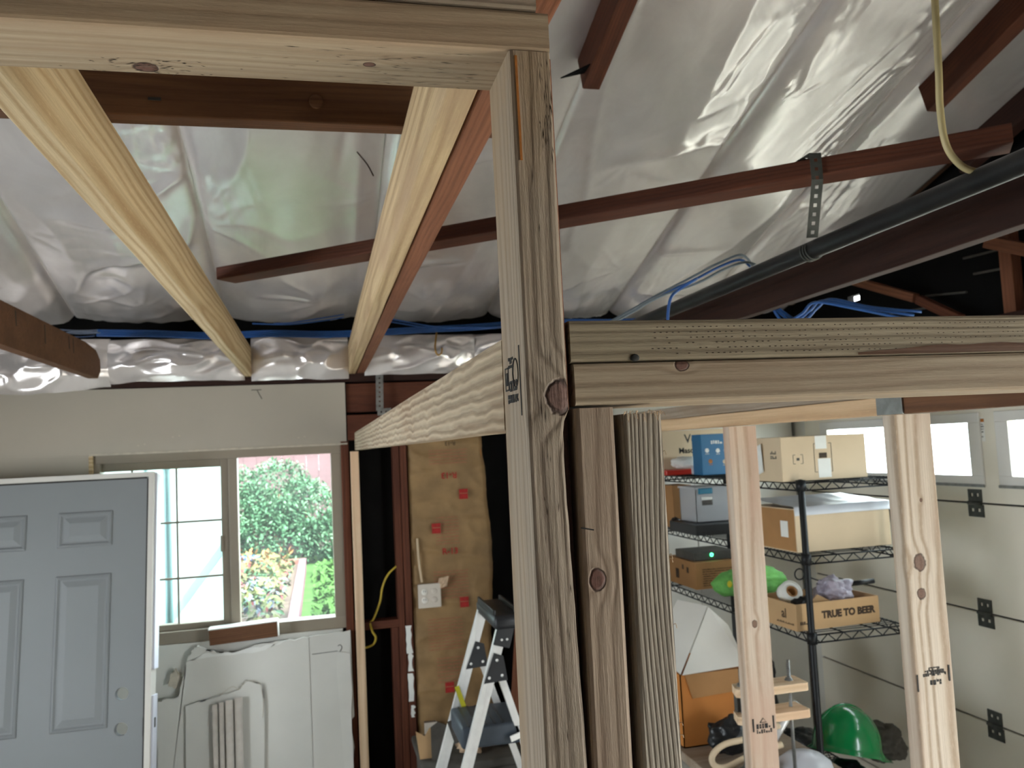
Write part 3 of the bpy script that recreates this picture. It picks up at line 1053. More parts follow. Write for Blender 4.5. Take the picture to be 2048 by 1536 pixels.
for k in range(60):
    z_ = rnd.uniform(2.30, 2.395) if k < 34 else rnd.uniform(1.60, 2.35)
    x = rnd.uniform(.200, .2105) if k < 34 else rnd.uniform(.182, .208)
    L_ = rnd.uniform(.004, .018)
    w_ = rnd.uniform(.0002, .0005)
    a = V(x, .6876, z_)
    b = a - V(rnd.uniform(-.001, .001), 0, L_)
    mid = (a + b) / 2
    bm.faces.new([bm.verts.new(q) for q in (a, mid - V(w_, 0, 0), b, mid + V(w_, 0, 0))])
done('surface_check', bm, 'ink_brown', cs)['kind'] = 'stuff'
SUP = ((0, 1, 0), (0, 0, -1))      # upside-down print on the side that faces -X
g = decal('stamp_bar', (.1737, .705, 2.108), SUP, .003, .062, 'ink', cs)
text('grade_stamp', 'STUD', .013, 'ink', plane_mt((.1737, .7335, 2.106), *SUP), cs, bold=.0004)
text('grade_stamp', '267', .009, 'ink', plane_mt((.1737, .722, 2.094), *SUP), cs, bold=.0003)
ink_blocks('grade_stamp', plane_mt((.1737, .745, 2.094), *SUP), [(0, .008, -.014, .012)], cs, seed=3)
ink_blocks('grade_stamp', plane_mt((.1737, .738, 2.122), *SUP), [(0, .006, -.010, .010), (-.007, .006, -.008, .010)], cs, seed=4)
bm = bmesh.new()
tube_bm(bm, [(.010 * math.cos(a * math.pi / 12), .013 * math.sin(a * math.pi / 12), 0) for a in range(25)], .0008, 4, 1)
done('stamp_ring', bm, 'ink', cs, False, plane_mt((.1736, .7215, 2.116), *SUP))
bm = bmesh.new()
for q in ((-.007, -.011, .007, -.0095), (-.007, .0095, .007, .011), (-.007, -.011, -.0055, .011), (.0055, -.011, .007, .011), (-.003, -.006, .003, .006)):
    bm_box(bm, (q[0], q[1], 0), (q[2], q[3], .0003))
done('stamp_box', bm, 'ink', cs, False, plane_mt((.1737, .757, 2.113), *SUP))

ja = empty('jack_stud', (.236, .7325, 0), 'grey jack stud with a small round knot, wedged beside the tall knotty stud', 'stud')
lumber('stud_board', (.2345, .7325, 0), (.2345, .7325, 2.0805), .036, .089, 'jack_a', up=UPF, parent=ja, bevel=.004, wobble=.0008, segs=120, seed=3)
lumber('saw_nick', (.2165, .6877, 1.978), (.228, .6877, 1.9755), .0012, .0006, 'dark_seam', up=UPF, parent=ja, bevel=.0001)
jb = empty('jack_stud', (.278, .7325, 0), 'coarse-grained grey jack stud at the edge of the doorway, cut a little short', 'stud')
lumber('stud_board', (.2785, .7325, 0), (.2785, .7325, 2.074), .038, .089, 'jack_b', up=UPF, parent=jb, bevel=.004, wobble=.0008, segs=120, seed=9)
bm = bmesh.new()
rnd = random.Random(5)
for k in range(26):
    x = rnd.uniform(.261, .297)
    tube_bm(bm, [(x, .690, 2.073), (x + rnd.uniform(-.002, .002), .686, 2.073 + rnd.uniform(.001, .004)), (x + rnd.uniform(-.003, .003), .685, 2.070 + rnd.uniform(-.004, .006))], .00025, 4, 2)
for k in range(12):
    z = rnd.uniform(1.55, 2.06)
    tube_bm(bm, [(.2972, .690, z), (.2985, .689, z + .001), (.2995, .689, z - rnd.uniform(.001, .004))], .0003, 4, 2)
done('wood_fibres', bm, 'pine_pale', jb)['kind'] = 'stuff'

hp = lumber('header_plate', (.216, .7325, 2.139), (1.30, .7325, 2.139), .089, .0375, 'fir_dirty', bevel=.003, wobble=.0012, seed=2, segs=90)
tag(hp, 'upper olive-grey board of the doubled doorway header, with a dark knothole', 'header board')
bm = bmesh.new()
bmesh.ops.create_icosphere(bm, subdivisions=2, radius=1.)
bmesh.ops.transform(bm, matrix=Matrix.Diagonal((.0045, .0012, .0035, 1)), verts=bm.verts)
done('knothole', bm, 'dark_seam', hp, True, Matrix.Translation((.275, .6882, 2.1235)))
bm = bmesh.new()
n_ = 40
lo_, hi_ = [], []
for k in range(n_ + 1):
    x = .50 + .5 * k / n_
    lo_.append(bm.verts.new((x, .6873, 2.1212)))
    hi_.append(bm.verts.new((x, .6873, 2.1235 + .006 * min(1, k / 8) * (1 + .4 * noise.noise(V(x * 25, 0, 0))))))
for k in range(n_):
    bm.faces.new((lo_[k], lo_[k + 1], hi_[k + 1], hi_[k]))
done('bark_edge', bm, 'old_brown', hp)
rnd = random.Random(8)
bm = bmesh.new()
for row in range(6):
    z = 2.1505 - row * .0048
    x = .28 + rnd.random() * .05
    while x < .80:
        if rnd.random() < .72 and not (row > 3 and x > .62):
            bm_box(bm, (x, .6876, z - .0003), (x + .0016, .6885, z + .0004))
        x += .0058
done('incising_mark', bm, 'ink_brown', hp)['kind'] = 'stuff'
hl = lumber('header_plate', (.218, .7325, 2.1015), (1.30, .7325, 2.1015), .089, .037, 'plate_lo', bevel=.003, wobble=.0009, seed=6, segs=90)
tag(hl, 'lower pinkish-grey board of the doubled doorway header, wavy grain, bright underside', 'header board')

tl = lumber('top_plate', (-.95, .7325, 2.419), (.2115, .7325, 2.419), .089, .0375, 'plate_top', bevel=.0035, wobble=.001, seed=12, segs=80)
tag(tl, 'lower board of the doubled top plate, resting on the tall knotty stud', 'top plate')
rnd = random.Random(17)
bm = bmesh.new()
for k in range(70):
    x, y_ = rnd.gauss(.075, .055), rnd.uniform(.696, .770)
    if x > .168:
        continue
    L_ = rnd.uniform(.004, .016)
    a = V(x, y_, 2.3998)
    b = a + V(L_, rnd.uniform(-.002, .002), 0)
    w_ = V(0, rnd.uniform(.0002, .0006), 0)
    bm.faces.new([bm.verts.new(q) for q in (a - w_ * .3, (a + b) / 2 - w_, b, (a + b) / 2 + w_)])
for k in range(60):
    x, y_ = rnd.gauss(-.135, .03), rnd.uniform(.745, .776)
    L_ = rnd.uniform(.002, .008)
    a = V(x, y_, 2.3998)
    b = a + V(L_, rnd.uniform(-.002, .002), 0)
    w_ = V(0, rnd.uniform(.0003, .0009), 0)
    bm.faces.new([bm.verts.new(q) for q in (a - w_ * .3, (a + b) / 2 - w_, b, (a + b) / 2 + w_)])
done('surface_check', bm, 'ink_brown', tl)['kind'] = 'stuff'
tu = lumber('top_plate', (-.95, .734, 2.4575), (.2015, .734, 2.4575), .089, .037, 'fir_grey', bevel=.0035, wobble=.001, seed=15, segs=60)
tag(tu, 'upper board of the doubled top plate, under the joist ends', 'top plate')

yh = lumber('wall_plate', (.193, .778, 2.110), (.196, 4.285, 2.116), .038, .089, 'fir_sawn', bevel=.002, wobble=.0008, seed=21, segs=60)
tag(yh, 'rough-sawn board running from the tall stud back to the bare wall', 'wall plate')
ns = lumber('end_stud', (.175, 4.345, 0), (.175, 4.345, 2.066), .042, .04, 'old_red_l', up=UPF, wobble=.001)
ns.data.materials[0] = M['pine_pale']
tag(ns, 'slim pale new stud standing against the bare wall under the rough-sawn board', 'stud')

JZ = 2.476
jl = lumber('ceiling_joist', (-.335, .70, JZ + .070), (-.335, 4.40, JZ + .062), .038, .14, 'fir_yellow', wobble=.001, seed=30, segs=60)
tag(jl, 'fresh yellow joist with dark dotted marks, beside the old stub joist', 'ceiling joist')
bm = bmesh.new()
for row in range(4):
    for k in range(9):
        if random.random() < .8:
            bm_box(bm, (-.349 + row * .008, 1.12 + k * .011 + row * .01, JZ - .0006), (-.347 + row * .008, 1.124 + k * .011 + row * .01, JZ + .0006))
done('incising_mark', bm, 'ink_brown', jl)['kind'] = 'stuff'
jr = lumber('ceiling_joist', (.178, .70, JZ + .070), (.178, 4.39, JZ + .062), .038, .14, 'fir_sawn', wobble=.001, seed=33, segs=60)
jr.data.materials[0] = wood('yellow_fir_grey_side', srgb(206, 180, 140), srgb(146, 114, 80), stain=srgb(180, 152, 120), ring=.6, freq=300, bump=.8)
tag(jr, 'fresh joist with a bright underside, fixed against an old red joist', 'ceiling joist')
jo = lumber('ceiling_joist', (.222, .69, JZ + .068), (.222, 4.39, JZ + .060), .042, .13, 'old_red_l', wobble=.0015, seed=37, segs=60)
tag(jo, 'old red-brown joist fixed along the right side of the fresh one', 'ceiling joist')
js = empty('ceiling_joist', (-.98, 3.4, JZ), 'old red-brown joist with a rounded stub end and cables looped on it', 'ceiling joist')
oj = [(.80, JZ - .028), (4.05, JZ - .028), (4.10, JZ + .01), (4.09, JZ + .06), (4.02, JZ + .095), (3.85, JZ + .11), (.80, JZ + .115)]
prism('joist_board', oj, 'x', -1.0, -.96, 'old_brown', js)
for yy, h_ in ((3.60, .05), (3.66, .06), (3.30, .07), (3.0, .05)):
    lumber('tar_streak', (-.9594, yy, JZ + .10), (-.9594, yy + .01, JZ + .10 - h_), .0006, .008, 'dark_seam', up=(0, 1, 0), parent=js, bevel=.0002)
jx = empty('strongback', (-.1, 1.41, JZ + .14), 'dark brown board lying across the fresh joists, with a wooden plug', 'board')
lumber('strongback_board', (-.95, 1.43, 2.672), (.35, 1.43, 2.672), .038, .112, 'old_brown', parent=jx, wobble=.001)
bm = bmesh.new()
lathe_bm(bm, [(0, .004), (.010, .004), (.012, .002), (.012, -.002)], 16)
done('wooden_plug', bm, 'old_brown', jx, True, Matrix.Translation((.013, 1.410, 2.653)) @ Matrix.Rotation(R(90), 4, 'X'))
bm = bmesh.new()
bm_box(bm, (-.255, 1.4095, 2.643), (-.235, 1.412, 2.648))
done('nail_hole', bm, 'dark_seam', jx)

jp = lumber('ceiling_joist', (1.43, .6, 2.523), (1.43, 4.39, 2.517), .042, .14, 'old_dark', wobble=.002, seed=41, segs=60)
jp.data.materials[0] = M['old_dark']
tag(jp, 'dark red-brown joist with a chipped lower edge, running beside the black pipe', 'ceiling joist')
cb = lumber('bracing_board', (-.275, 2.78, 2.646), (1.42, 1.40, 2.640), .085, .040, 'old_dark', wobble=.001, seed=44)
cb.data.materials[0] = M['old_mid']
tag(cb, 'long dark brown brace laid diagonally over the joists', 'brace')

# black pipe hung from the brace on a perforated strap
bp = tube('drain_pipe', [(1.105, .50, 2.462), (1.105, 1.8, 2.463), (1.105, 4.25, 2.455)], .0205, 'black_pipe', None, 20, 2)
tag(bp, 'black iron pipe hung beside the dark red-brown joist', 'pipe')


def perforated(name, pts, w, wdir, mat, pitch=.020, hole=.008, t=.0012, parent=None):
    """a steel strap with square holes: side rails and webs along a path"""
    bm = bmesh.new()
    wd = Vector(wdir).normalized()
    for a, b in zip(pts, pts[1:]):
        a, b = Vector(a), Vector(b)
        L = (b - a).length
        d = (b - a) / L
        nrm = d.cross(wd).normalized() * t / 2
        def quad(s0, s1, c0, c1):
            c_ = [a + d * s + wd * c + nrm * k for k in (-1, 1) for s, c in ((s0, c0), (s1, c0), (s1, c1), (s0, c1))]
            v_ = [bm.verts.new(p) for p in c_]
            for q in ((3, 2, 1, 0), (4, 5, 6, 7), (0, 1, 5, 4), (1, 2, 6, 5), (2, 3, 7, 6), (3, 0, 4, 7)):
                bm.faces.new([v_[i] for i in q])
        quad(0, L, -w / 2, -hole / 2)
        quad(0, L, hole / 2, w / 2)
        s = 0
        while s < L:
            quad(s, min(L, s + pitch - hole), -hole / 2, hole / 2)
            s += pitch
    return done(name, bm, mat, parent)


st = empty('pipe_strap', (1.10, 1.70, 2.66), 'dark perforated steel strap holding the black pipe from the brace', 'strap')
YS = 1.655
perforated('strap_band', [(1.095, YS + .09, 2.668), (1.092, YS - .058, 2.668)], .026, (1, 0, 0), 'galv_dark', parent=st)
perforated('strap_band', [(1.092, YS - .060, 2.668), (1.093, YS - .060, 2.608), (1.098, YS - .016, 2.488)], .026, (.97, -.22, 0), 'galv_dark', parent=st)
for dy in (-.010, 0, .010):
    bm = bmesh.new()
    tube_bm(bm, [(1.105 + .023 * math.cos(R(a)), YS + dy, 2.4625 + .023 * math.sin(R(a))) for a in range(150, 391, 20)], .0017, 4, 1)
    done('strap_loop', bm, 'galv_dark', st)
s2_ = empty('hanger_strap', (.31, 4.30, 2.49), 'grey perforated hanger strap on the end of the old red joist', 'strap')
perforated('strap_band', [(.318, 4.335, 2.53), (.312, 4.335, 2.27)], .038, (1, 0, 0), 'galv', pitch=.024, hole=.008, parent=s2_)
perforated('strap_band', [(.30, 4.34, 2.262), (.37, 4.34, 2.266)], .034, (0, 0, 1), 'galv', pitch=.024, hole=.008, parent=s2_)

# short partition beyond the doorway
PX = 1.165
pa = lumber('partition_plate', (PX + .045, 1.53, 2.0985), (PX + .045, 4.36, 2.1015), .089, .038, 'fir_pink', wobble=.001, seed=50, segs=40)
tag(pa, 'orange-toned top plate of the short partition, over the pale stud with one knot', 'top plate')
pb_ = lumber('partition_plate', (PX + .045, .79, 2.0975), (PX + .045, 1.495, 2.0985), .089, .038, 'old_brown', wobble=.001, seed=52)
tag(pb_, 'short piece of partition plate spliced on nearer the doorway', 'top plate')
sp = box('splice_plate', (PX - .004, 1.47, 2.079), (PX + .0, 1.55, 2.117), 'galv', None, .0005)
tag(sp, 'small grey steel plate bridging the splice of the partition plate', 'steel plate')
pu = lumber('partition_plate', (PX + .045, .79, 2.137), (PX + .045, 4.36, 2.139), .089, .0375, 'fir_grey', wobble=.001, seed=55, segs=40)
tag(pu, 'upper board laid along the top of the short partition', 'top plate')
sA = empty('partition_stud', (PX + .0445, 2.25, 0), 'pale partition stud with one knot and an upright black stamp', 'stud')
lumber('stud_board', (PX + .0445, 2.24, 0), (PX + .0445, 2.24, 2.078), .089, .038, 'stud_k1', up=UPF, parent=sA, wobble=.0008, segs=40)
sB = empty('partition_stud', (PX + .0445, 1.52, 0), 'pale partition stud with split knots and an upside-down black stamp', 'stud')
lumber('stud_board', (PX + .0445, 1.521, 0), (PX + .0445, 1.521, 2.078), .089, .038, 'stud_k2', up=UPF, parent=sB, wobble=.0012, segs=80, seed=4)
FA, FB = 2.2205, 1.5015
for dx in (-.030, .034):
    decal('stamp_bar', (PX + .0445 + dx, FA, 1.228 + dx * .05), FRONT, .005, .036, 'ink', sA)
ink_blocks('grade_stamp', plane_mt((PX + .046, FA, 1.222), *FRONT), [(0, .013, -.022, .022), (-.014, .011, -.022, .022)], sA, seed=11)
bm = bmesh.new()
tube_bm(bm, [(-.010, 0, 0), (0, .012, 0), (.010, 0, 0), (-.010, 0, 0)], .0012, 4, 1)
done('stamp_triangle', bm, 'ink', sA, False, plane_mt((PX + .046, FA, 1.232), *FRONT))
UPD = ((-1, 0, 0), (0, 0, -1))
decal('stamp_bar', (PX + .080, FB, 1.545), FRONT, .004, .032, 'ink', sB)
decal('stamp_bar', (PX + .004, FB, 1.532), FRONT, .0035, .034, 'ink', sB)
ink_blocks('grade_stamp', plane_mt((PX + .046, FB, 1.546), *UPD), [(0, .006, -.026, .024), (-.006, .006, -.022, .022), (-.012, .005, -.012, .012)], sB, seed=13)
ink_blocks('grade_stamp', plane_mt((PX + .046, FB, 1.530), *UPD), [(0, .010, -.014, .012)], sB, seed=14)

# ------------------------------------------------------------------ cables, hook, cord
for k in range(8):
    zz = 2.664 + .0085 * (k % 4)
    yy = 4.205 + .009 * (k // 4)
    rnd = random.Random(3)
    pts = []
    for i in range(12):
        x = -1.0 + i * .26
        sag = -.020 * math.sin(math.pi * min(1, max(0, (x + 1.0) / 1.9))) + .018 * max(0, x - .2)
        pts.append((x, yy + rnd.uniform(-.008, .008), zz + sag + rnd.uniform(-.006, .006)))
    c_ = tube('network_cable', pts, .0038, 'cable_blue', None, 6, 4)
    tag(c_, 'blue network cable in the bundle strung along the eave', 'cable', 'blue cables along the eave')
for k, (dz, mt_) in enumerate(((0, 'cable_pale'), (.012, 'cable_pale'), (-.014, 'cable_blue'))):
    c_ = tube('network_cable', [(-1.55, 3.5, 2.80 + dz), (-1.206, 3.6, 2.674 + dz), (-1.135, 3.62, 2.635 + dz), (-1.063, 3.66, 2.612 + dz * .7), (-.99 - .002 * k, 3.80, 2.616 + dz), (-.95 - .012 * k, 4.05, 2.655 + dz)], .0035, mt_, None, 6, 5)
    tag(c_, ('lower pale blue cable of the pair draped over the rounded stub joist', 'upper pale blue cable of the pair draped over the rounded stub joist', 'darker blue cable under the pale pair on the rounded stub joist')[k], 'cable', 'cables over the stub joist')
c_ = tube('network_cable', [(-1.5, 3.5, 2.60), (-1.206, 3.6, 2.577), (-1.135, 3.6, 2.556), (-1.063, 3.62, 2.566), (-.985, 3.70, 2.606), (-.95, 4.0, 2.65)], .0035, 'cable_pale', None, 6, 5)
tag(c_, 'pale blue cable hanging in a low loop below the others on the stub joist', 'cable')
for k, dz in enumerate((0, .014)):
    c_ = tube('network_cable', [(-.30 + k * .1, 4.22, 2.715), (-.12, 4.20, 2.706 + dz * .5), (.06, 4.18, 2.722 + dz), (.14, 4.18, 2.735 + dz)], .003, 'cable_blue', None, 6, 5)
    tag(c_, 'thin dark blue cable rising from the bundle to the fresh joist', 'cable', 'cables rising to the joist')
for k, dz in enumerate((0, .012)):
    c_ = tube('network_cable', [(.25, 4.18, 2.735 + dz), (.42, 4.18 - .010 * k, 2.70 + dz), (.62, 4.18 - .010 * k, 2.672 + dz * .5), (.95, 4.18 - .010 * k, 2.672)], .0035, 'cable_blue', None, 6, 5)
    tag(c_, 'blue cable slanting down from the old red joist to the bundle', 'cable', 'cables slanting to the bundle')
for k, dz in enumerate((0, .010, -.012)):
    e_ = (1.105, 1.93 - .012 * k, 2.4875)
    c_ = tube('network_cable', [(.57, 2.06 - .012 * k, 2.27 + dz * .3), (.757, 2.0 - .012 * k, 2.365 + dz * .3), (.853, 1.974 - .012 * k, 2.415 + dz * .3), (.949, 1.949 - .012 * k, 2.454 + dz), (1.019, 1.930 - .012 * k, 2.487 + dz), (1.070, 1.917 - .012 * k, 2.502 + dz), e_], .0034, 'cable_grey' if k else 'cable_blue', None, 6, 5)
    tag(c_, ('blue cable arching up to the black pipe beside two grey ones', 'upper grey cable in the arch that reaches the black pipe', 'lower grey cable in the arch that reaches the black pipe')[k], 'cable', 'cables arching to the pipe')
c_ = tube('network_cable', [(.949, 1.944, 2.452), (.916, 1.86, 2.440), (.879, 1.88, 2.418), (.851, 1.88, 2.387), (.842, 1.888, 2.30)], .004, 'cable_blue', None, 6, 6)
tag(c_, 'blue cable branching off the arch and dropping behind the header', 'cable')
for k in range(3):
    c_ = tube('network_cable', [(1.4565, 2.46 + .014 * k, 2.52), (1.50 + .03 * k, 2.44, 2.42), (1.56 + .03 * k, 2.42, 2.44 + .01 * k), (1.60 + .03 * k, 2.40, 2.475 + .005 * k), (1.70 + .04 * k, 2.36, 2.45), (1.86 + .03 * k, 2.30, 2.40 + .012 * k)], .005, 'cable_blue', None, 6, 6)
    tag(c_, 'bright blue cable looping up past the dark joist over the header', 'cable', 'cables looping past the dark joist')
bc = tube('hanging_cable', [(1.037, 1.126, 3.150), (1.037, 1.144, 2.842), (1.040, 1.156, 2.657), (1.042, 1.163, 2.587), (1.050, 1.166, 2.525), (1.073, 1.164, 2.490), (1.101, 1.158, 2.476), (1.144, 1.144, 2.468)], .006, 'cable_beige', None, 10, 6)
tag(bc, 'beige cable hanging down and bending onto the black pipe', 'cable')
hk = tube('cup_hook', [(.605, 4.20, 2.655), (.598, 4.20, 2.61), (.594, 4.20, 2.575), (.600, 4.20, 2.546), (.612, 4.20, 2.537), (.626, 4.20, 2.548), (.630, 4.20, 2.575)], .0045, 'brass', None, 8, 5)
tag(hk, 'brass cup hook hanging below the eave cables', 'hook')
wi = tube('thin_wire', [(.13, 2.33, 2.905), (.155, 2.30, 2.86), (.17, 2.28, 2.82)], .002, 'old_dark', None, 5, 3)
tag(wi, 'thin dark wire poking from the silvery sheet by the fresh joist', 'wire')
yc = tube('electrical_cable', [(.41, 4.42, 1.49), (.388, 4.40, 1.472), (.33, 4.40, 1.425), (.297, 4.40, 1.36), (.283, 4.40, 1.29), (.245, 4.39, 1.205), (.228, 4.38, 1.19), (.236, 4.36, 1.15), (.252, 4.355, 1.12), (.240, 4.37, 1.085), (.205, 4.377, 1.070), (.175, 4.377, 1.072), (.156, 4.377, 1.076)], .0055, 'cable_yellow', None, 8, 6)
tag(yc, 'yellow electrical cable dangling in the bare stud bay', 'cable')

# ------------------------------------------------------------------ insulation and outlets
ib = empty('insulation_batt', (.66, 4.38, .4), 'kraft-faced insulation batt with red printing in the bare stud bay', 'insulation')


def kraft_pt(u, v):
    z = .45 + 1.67 * v
    edge = .868 + .014 * math.sin(z * 5.2) + .012 * noise.noise(V(z * 6, 0, 0)) - .02 * max(0, 1.9 - z) * 0
    x = .452 + (edge - .452) * u
    y = 4.398 - .020 * math.sin(math.pi * u) ** .5 + .004 * noise.noise(V(x * 9, z * 7, 2)) - .012 * (1 - abs(noise.noise(V(x * 2.5 + 7, z * 5 + x * 2, 9)))) ** 14
    rg = 1 - abs(noise.noise(V(x * 5 + z * 3, z * 9 - x * 2, 4)))
    y -= .009 * rg ** 5
    if u > .97:
        y += .012
    return V(x, y, z)


sheet('kraft_facing', 50, 150, kraft_pt, 'kraft', ib)
box('batt_core', (.456, 4.40, .45), (.85, 4.47, 2.12), 'carton_o', ib, .01)
KY = 4.3605
for x, z in ((.735, 1.815), (.583, 1.645), (.715, 1.255), (.62, .83)):
    decal('red_logo_block', (x, KY, z), FRONT, .046, .052, 'ink_red', ib)
    decal('red_logo_band', (x, KY - .0004, z + .004), FRONT, .044, .004, 'ink_red_l', ib)
text('red_print', 'R-13', .044, 'ink_red', plane_mt((.652, KY, 1.522), *FRONT), ib, bold=.0008)
text('red_print', 'R-13', .044, 'ink_red', plane_mt((.662, KY, 1.918), *UPD), ib, bold=.0008)
rows = []
for (z0, z1, x0, x1) in ((2.05, 1.98, .56, .76), (1.70, 1.56, .58, .70), (1.42, 1.28, .56, .74), (1.18, 1.02, .52, .70), (.98, .86, .56, .72)):
    z = z0
    while z > z1:
        rows.append((z - 1.5, .006, x0 - .65, x1 - .65))
        z -= .017
ink_blocks('red_print', plane_mt((.65, KY, 1.5), *FRONT), rows, ib, 'ink_red_l', 21)['kind'] = 'stuff'
text('red_print', 'R-13', .03, 'ink_brown', plane_mt((.675, KY, 2.085), *UPD), ib)
tube('facing_tab', [(.482, 4.366, 1.60), (.484, 4.362, 1.53), (.488, 4.36, 1.46), (.497, 4.357, 1.375)], .006, 'carton_l', ib, 6, 4)


def outlet(name, cx, y, z, w, h, label, two=True):
    t = empty(name, (cx, y, z), label, 'outlet')
    box('outlet_box', (cx - w / 2 + .004, y + .004, z - h / 2 + .004), (cx + w / 2 - .004, y + .05, z + h / 2 - .004), 'galv', t, .002)
    box('cover_plate', (cx - w / 2, y - .004, z - h / 2), (cx + w / 2, y + .004, z + h / 2), 'plate_white', t, .003)
    xs = (cx - w * .22,) if two else (cx,)
    for x in xs:
        for dz in (-.021, .021):
            bm = bmesh.new()
            lathe_bm(bm, [(0, .003), (.015, .003), (.0165, .001), (.0165, -.001)], 20)
            rc = done('receptacle', bm, 'recept' if two else 'black_pl', t, True, Matrix.Translation((x, y - .005, z + dz)) @ Matrix.Rotation(R(90), 4, 'X'))
            if two:
                for sx in (-.005, .005):
                    box('slot', (x + sx - .0012, y - .0088, z + dz - .001), (x + sx + .0012, y - .0078, z + dz + .008), 'dark_seam', rc, 0)
    if two:
        for dz in (-.021, .021):
            bm = bmesh.new()
            lathe_bm(bm, [(0, .002), (.014, .002), (.0155, .0005), (.0155, -.001)], 20)
            done('receptacle', bm, 'plate_white', t, True, Matrix.Translation((cx + w * .22, y - .005, z + dz)) @ Matrix.Rotation(R(90), 4, 'X'))
    return t


outlet('wall_outlet', .533, 4.352, 1.305, .118, .122, 'double outlet with four sockets in front of the kraft insulation')
outlet('wall_outlet', .512, 4.345, .61, .066, .125, 'narrow outlet plate with two dark sockets low beside the bare studs', False)
tp_ = sheet('torn_paper_scrap', 12, 12, lambda u, v: V(.575 + .05 * u + .01 * v, 4.350 - .02 * v * u + .008 * noise.noise(V(u * 4, v * 4, 0)), 1.335 + .055 * v + .01 * u), 'crumple', None, .001)
tag(tp_, 'torn pinkish paper scrap tucked behind the double outlet', 'paper')

# ------------------------------------------------------------------ pre-hung door leaning on the back wall
DX1, DTOP = -.745, 2.045                       # hinge-free edge and height of the unit
DW, LEAN = .94, math.atan2(.335, 2.02)
dr = empty('panel_door', (DX1 - DW / 2, 3.80, 0), 'grey six-panel door in its white frame, leaning in front of the window', 'door')
DM = Matrix.Translation((DX1, 3.80, 0)) @ Matrix.Rotation(-LEAN, 4, 'X')    # local: x<=0 across, y depth, z up


def dbox(name, lo, hi, mat, parent, bevel=.001):
    c = (Vector(lo) + Vector(hi)) / 2
    h = (Vector(hi) - Vector(lo)) / 2
    bm = bmesh.new()
    bm_box(bm, -h, h, bevel)
    return done(name, bm, mat, parent, False, DM @ Matrix.Translation(c))


SL0, SL1, SZ0, SZ1 = -.030 - .865, -.030, .02, 2.015
dbox('side_jamb', (-.024, .0, 0), (0, .115, DTOP), 'jamb', dr)
dbox('side_jamb', (-DW, .0, 0), (-DW + .024, .115, DTOP), 'jamb', dr)
dbox('head_jamb', (-DW + .024, .0, 2.022), (-.024, .115, DTOP), 'jamb', dr)
dbox('weather_strip', (.0, .02, 1.17), (.010, .115, DTOP - .002), 'jamb_lilac', dr)
dbox('weather_strip', (.0, .02, .0), (.008, .115, 1.06), 'jamb_lilac', dr)
dbox('strike_hole', (.0075, .045, .925), (.0090, .075, .965), 'dark_seam', dr, 0)
# the slab: flat skin with raised mouldings and two bored holes
stile, pw, mull = .142, .226, .125
panels = []
xr = SL1 - stile
for cx1 in (xr, xr - pw - mull):
    for z1, z0 in ((1.878, 1.722), (1.600, .950), (.770, .10)):
        panels.append((cx1 - pw, cx1, z0, z1))
holes = [(-.118, 1.082), (-.118, .938)]


def slab_mesh():
    bm = bmesh.new()
    y0, y1 = .006, .050
    # outer faces as a grid cut round the bores
    xs = sorted({SL0, SL1, -.118 - .034, -.118 + .034})
    zs = sorted({SZ0, SZ1, 1.082 - .034, 1.082 + .034, .938 - .034, .938 + .034})
    def quad(a, b, c, d):
        bm.faces.new([bm.verts.new(p) for p in (a, b, c, d)])
    for yy in (y0, y1):
        for xa, xb in zip(xs, xs[1:]):
            for za, zb in zip(zs, zs[1:]):
                hole = None
                for hx, hz in holes:
                    if abs((xa + xb) / 2 - hx) < .01 and abs((za + zb) / 2 - hz) < .01:
                        hole = (hx, hz)
                if not hole:
                    quad((xa, yy, za), (xb, yy, za), (xb, yy, zb), (xa, yy, zb))
                else:
                    n_ = 24
                    for k in range(n_):
                        a0, a1 = 2 * math.pi * k / n_ + math.pi / 4, 2 * math.pi * (k + 1) / n_ + math.pi / 4
                        def sq(a):
                            c_, s_ = math.cos(a), math.sin(a)
                            m_ = max(abs(c_), abs(s_))
                            return (hole[0] + .034 * c_ / m_, yy, hole[1] + .034 * s_ / m_)
                        def ci(a):
                            return (hole[0] + .027 * math.cos(a), yy, hole[1] + .027 * math.sin(a))
                        quad(ci(a0), sq(a0), sq(a1), ci(a1))
    for hx, hz in holes:
        n_ = 24
        for k in range(n_):
            a0, a1 = 2 * math.pi * k / n_, 2 * math.pi * (k + 1) / n_
            p = lambda a, yy: (hx + .027 * math.cos(a), yy, hz + .027 * math.sin(a))
            quad(p(a0, y0), p(a1, y0), p(a1, y1), p(a0, y1))
    for a, b in (((SL0, SZ0), (SL1, SZ0)), ((SL1, SZ0), (SL1, SZ1)), ((SL1, SZ1), (SL0, SZ1)), ((SL0, SZ1), (SL0, SZ0))):
        quad((a[0], y0, a[1]), (b[0], y0, b[1]), (b[0], y1, b[1]), (a[0], y1, a[1]))
    bmesh.ops.remove_doubles(bm, verts=bm.verts, dist=1e-5)
    return bm


ds = done('door_slab', slab_mesh(), 'door_grey', dr, False, DM)


def raised_panel(x0, x1, z0, z1):
    """embossed panel: ogee rim, recessed field, sloping bevel up to a flat centre"""
    bm = bmesh.new()
    prof = [(0, 0), (.004, -.006), (.010, -.008), (.015, -.004), (.019, -.0002), (.025, -.0002), (.050, -.0085), (.053, -.0085)]
    loops = []
    for inset, dy in prof:
        loops.append([bm.verts.new((x, .0055 + dy, z)) for x, z in ((x0 + inset, z0 + inset), (x1 - inset, z0 + inset), (x1 - inset, z1 - inset), (x0 + inset, z1 - inset))])
    for a, c in zip(loops, loops[1:]):
        for j in range(4):
            bm.faces.new((a[j], a[(j + 1) % 4], c[(j + 1) % 4], c[j]))
    bm.faces.new(loops[-1])
    return done('raised_panel', bm, 'door_grey', ds, False, DM)


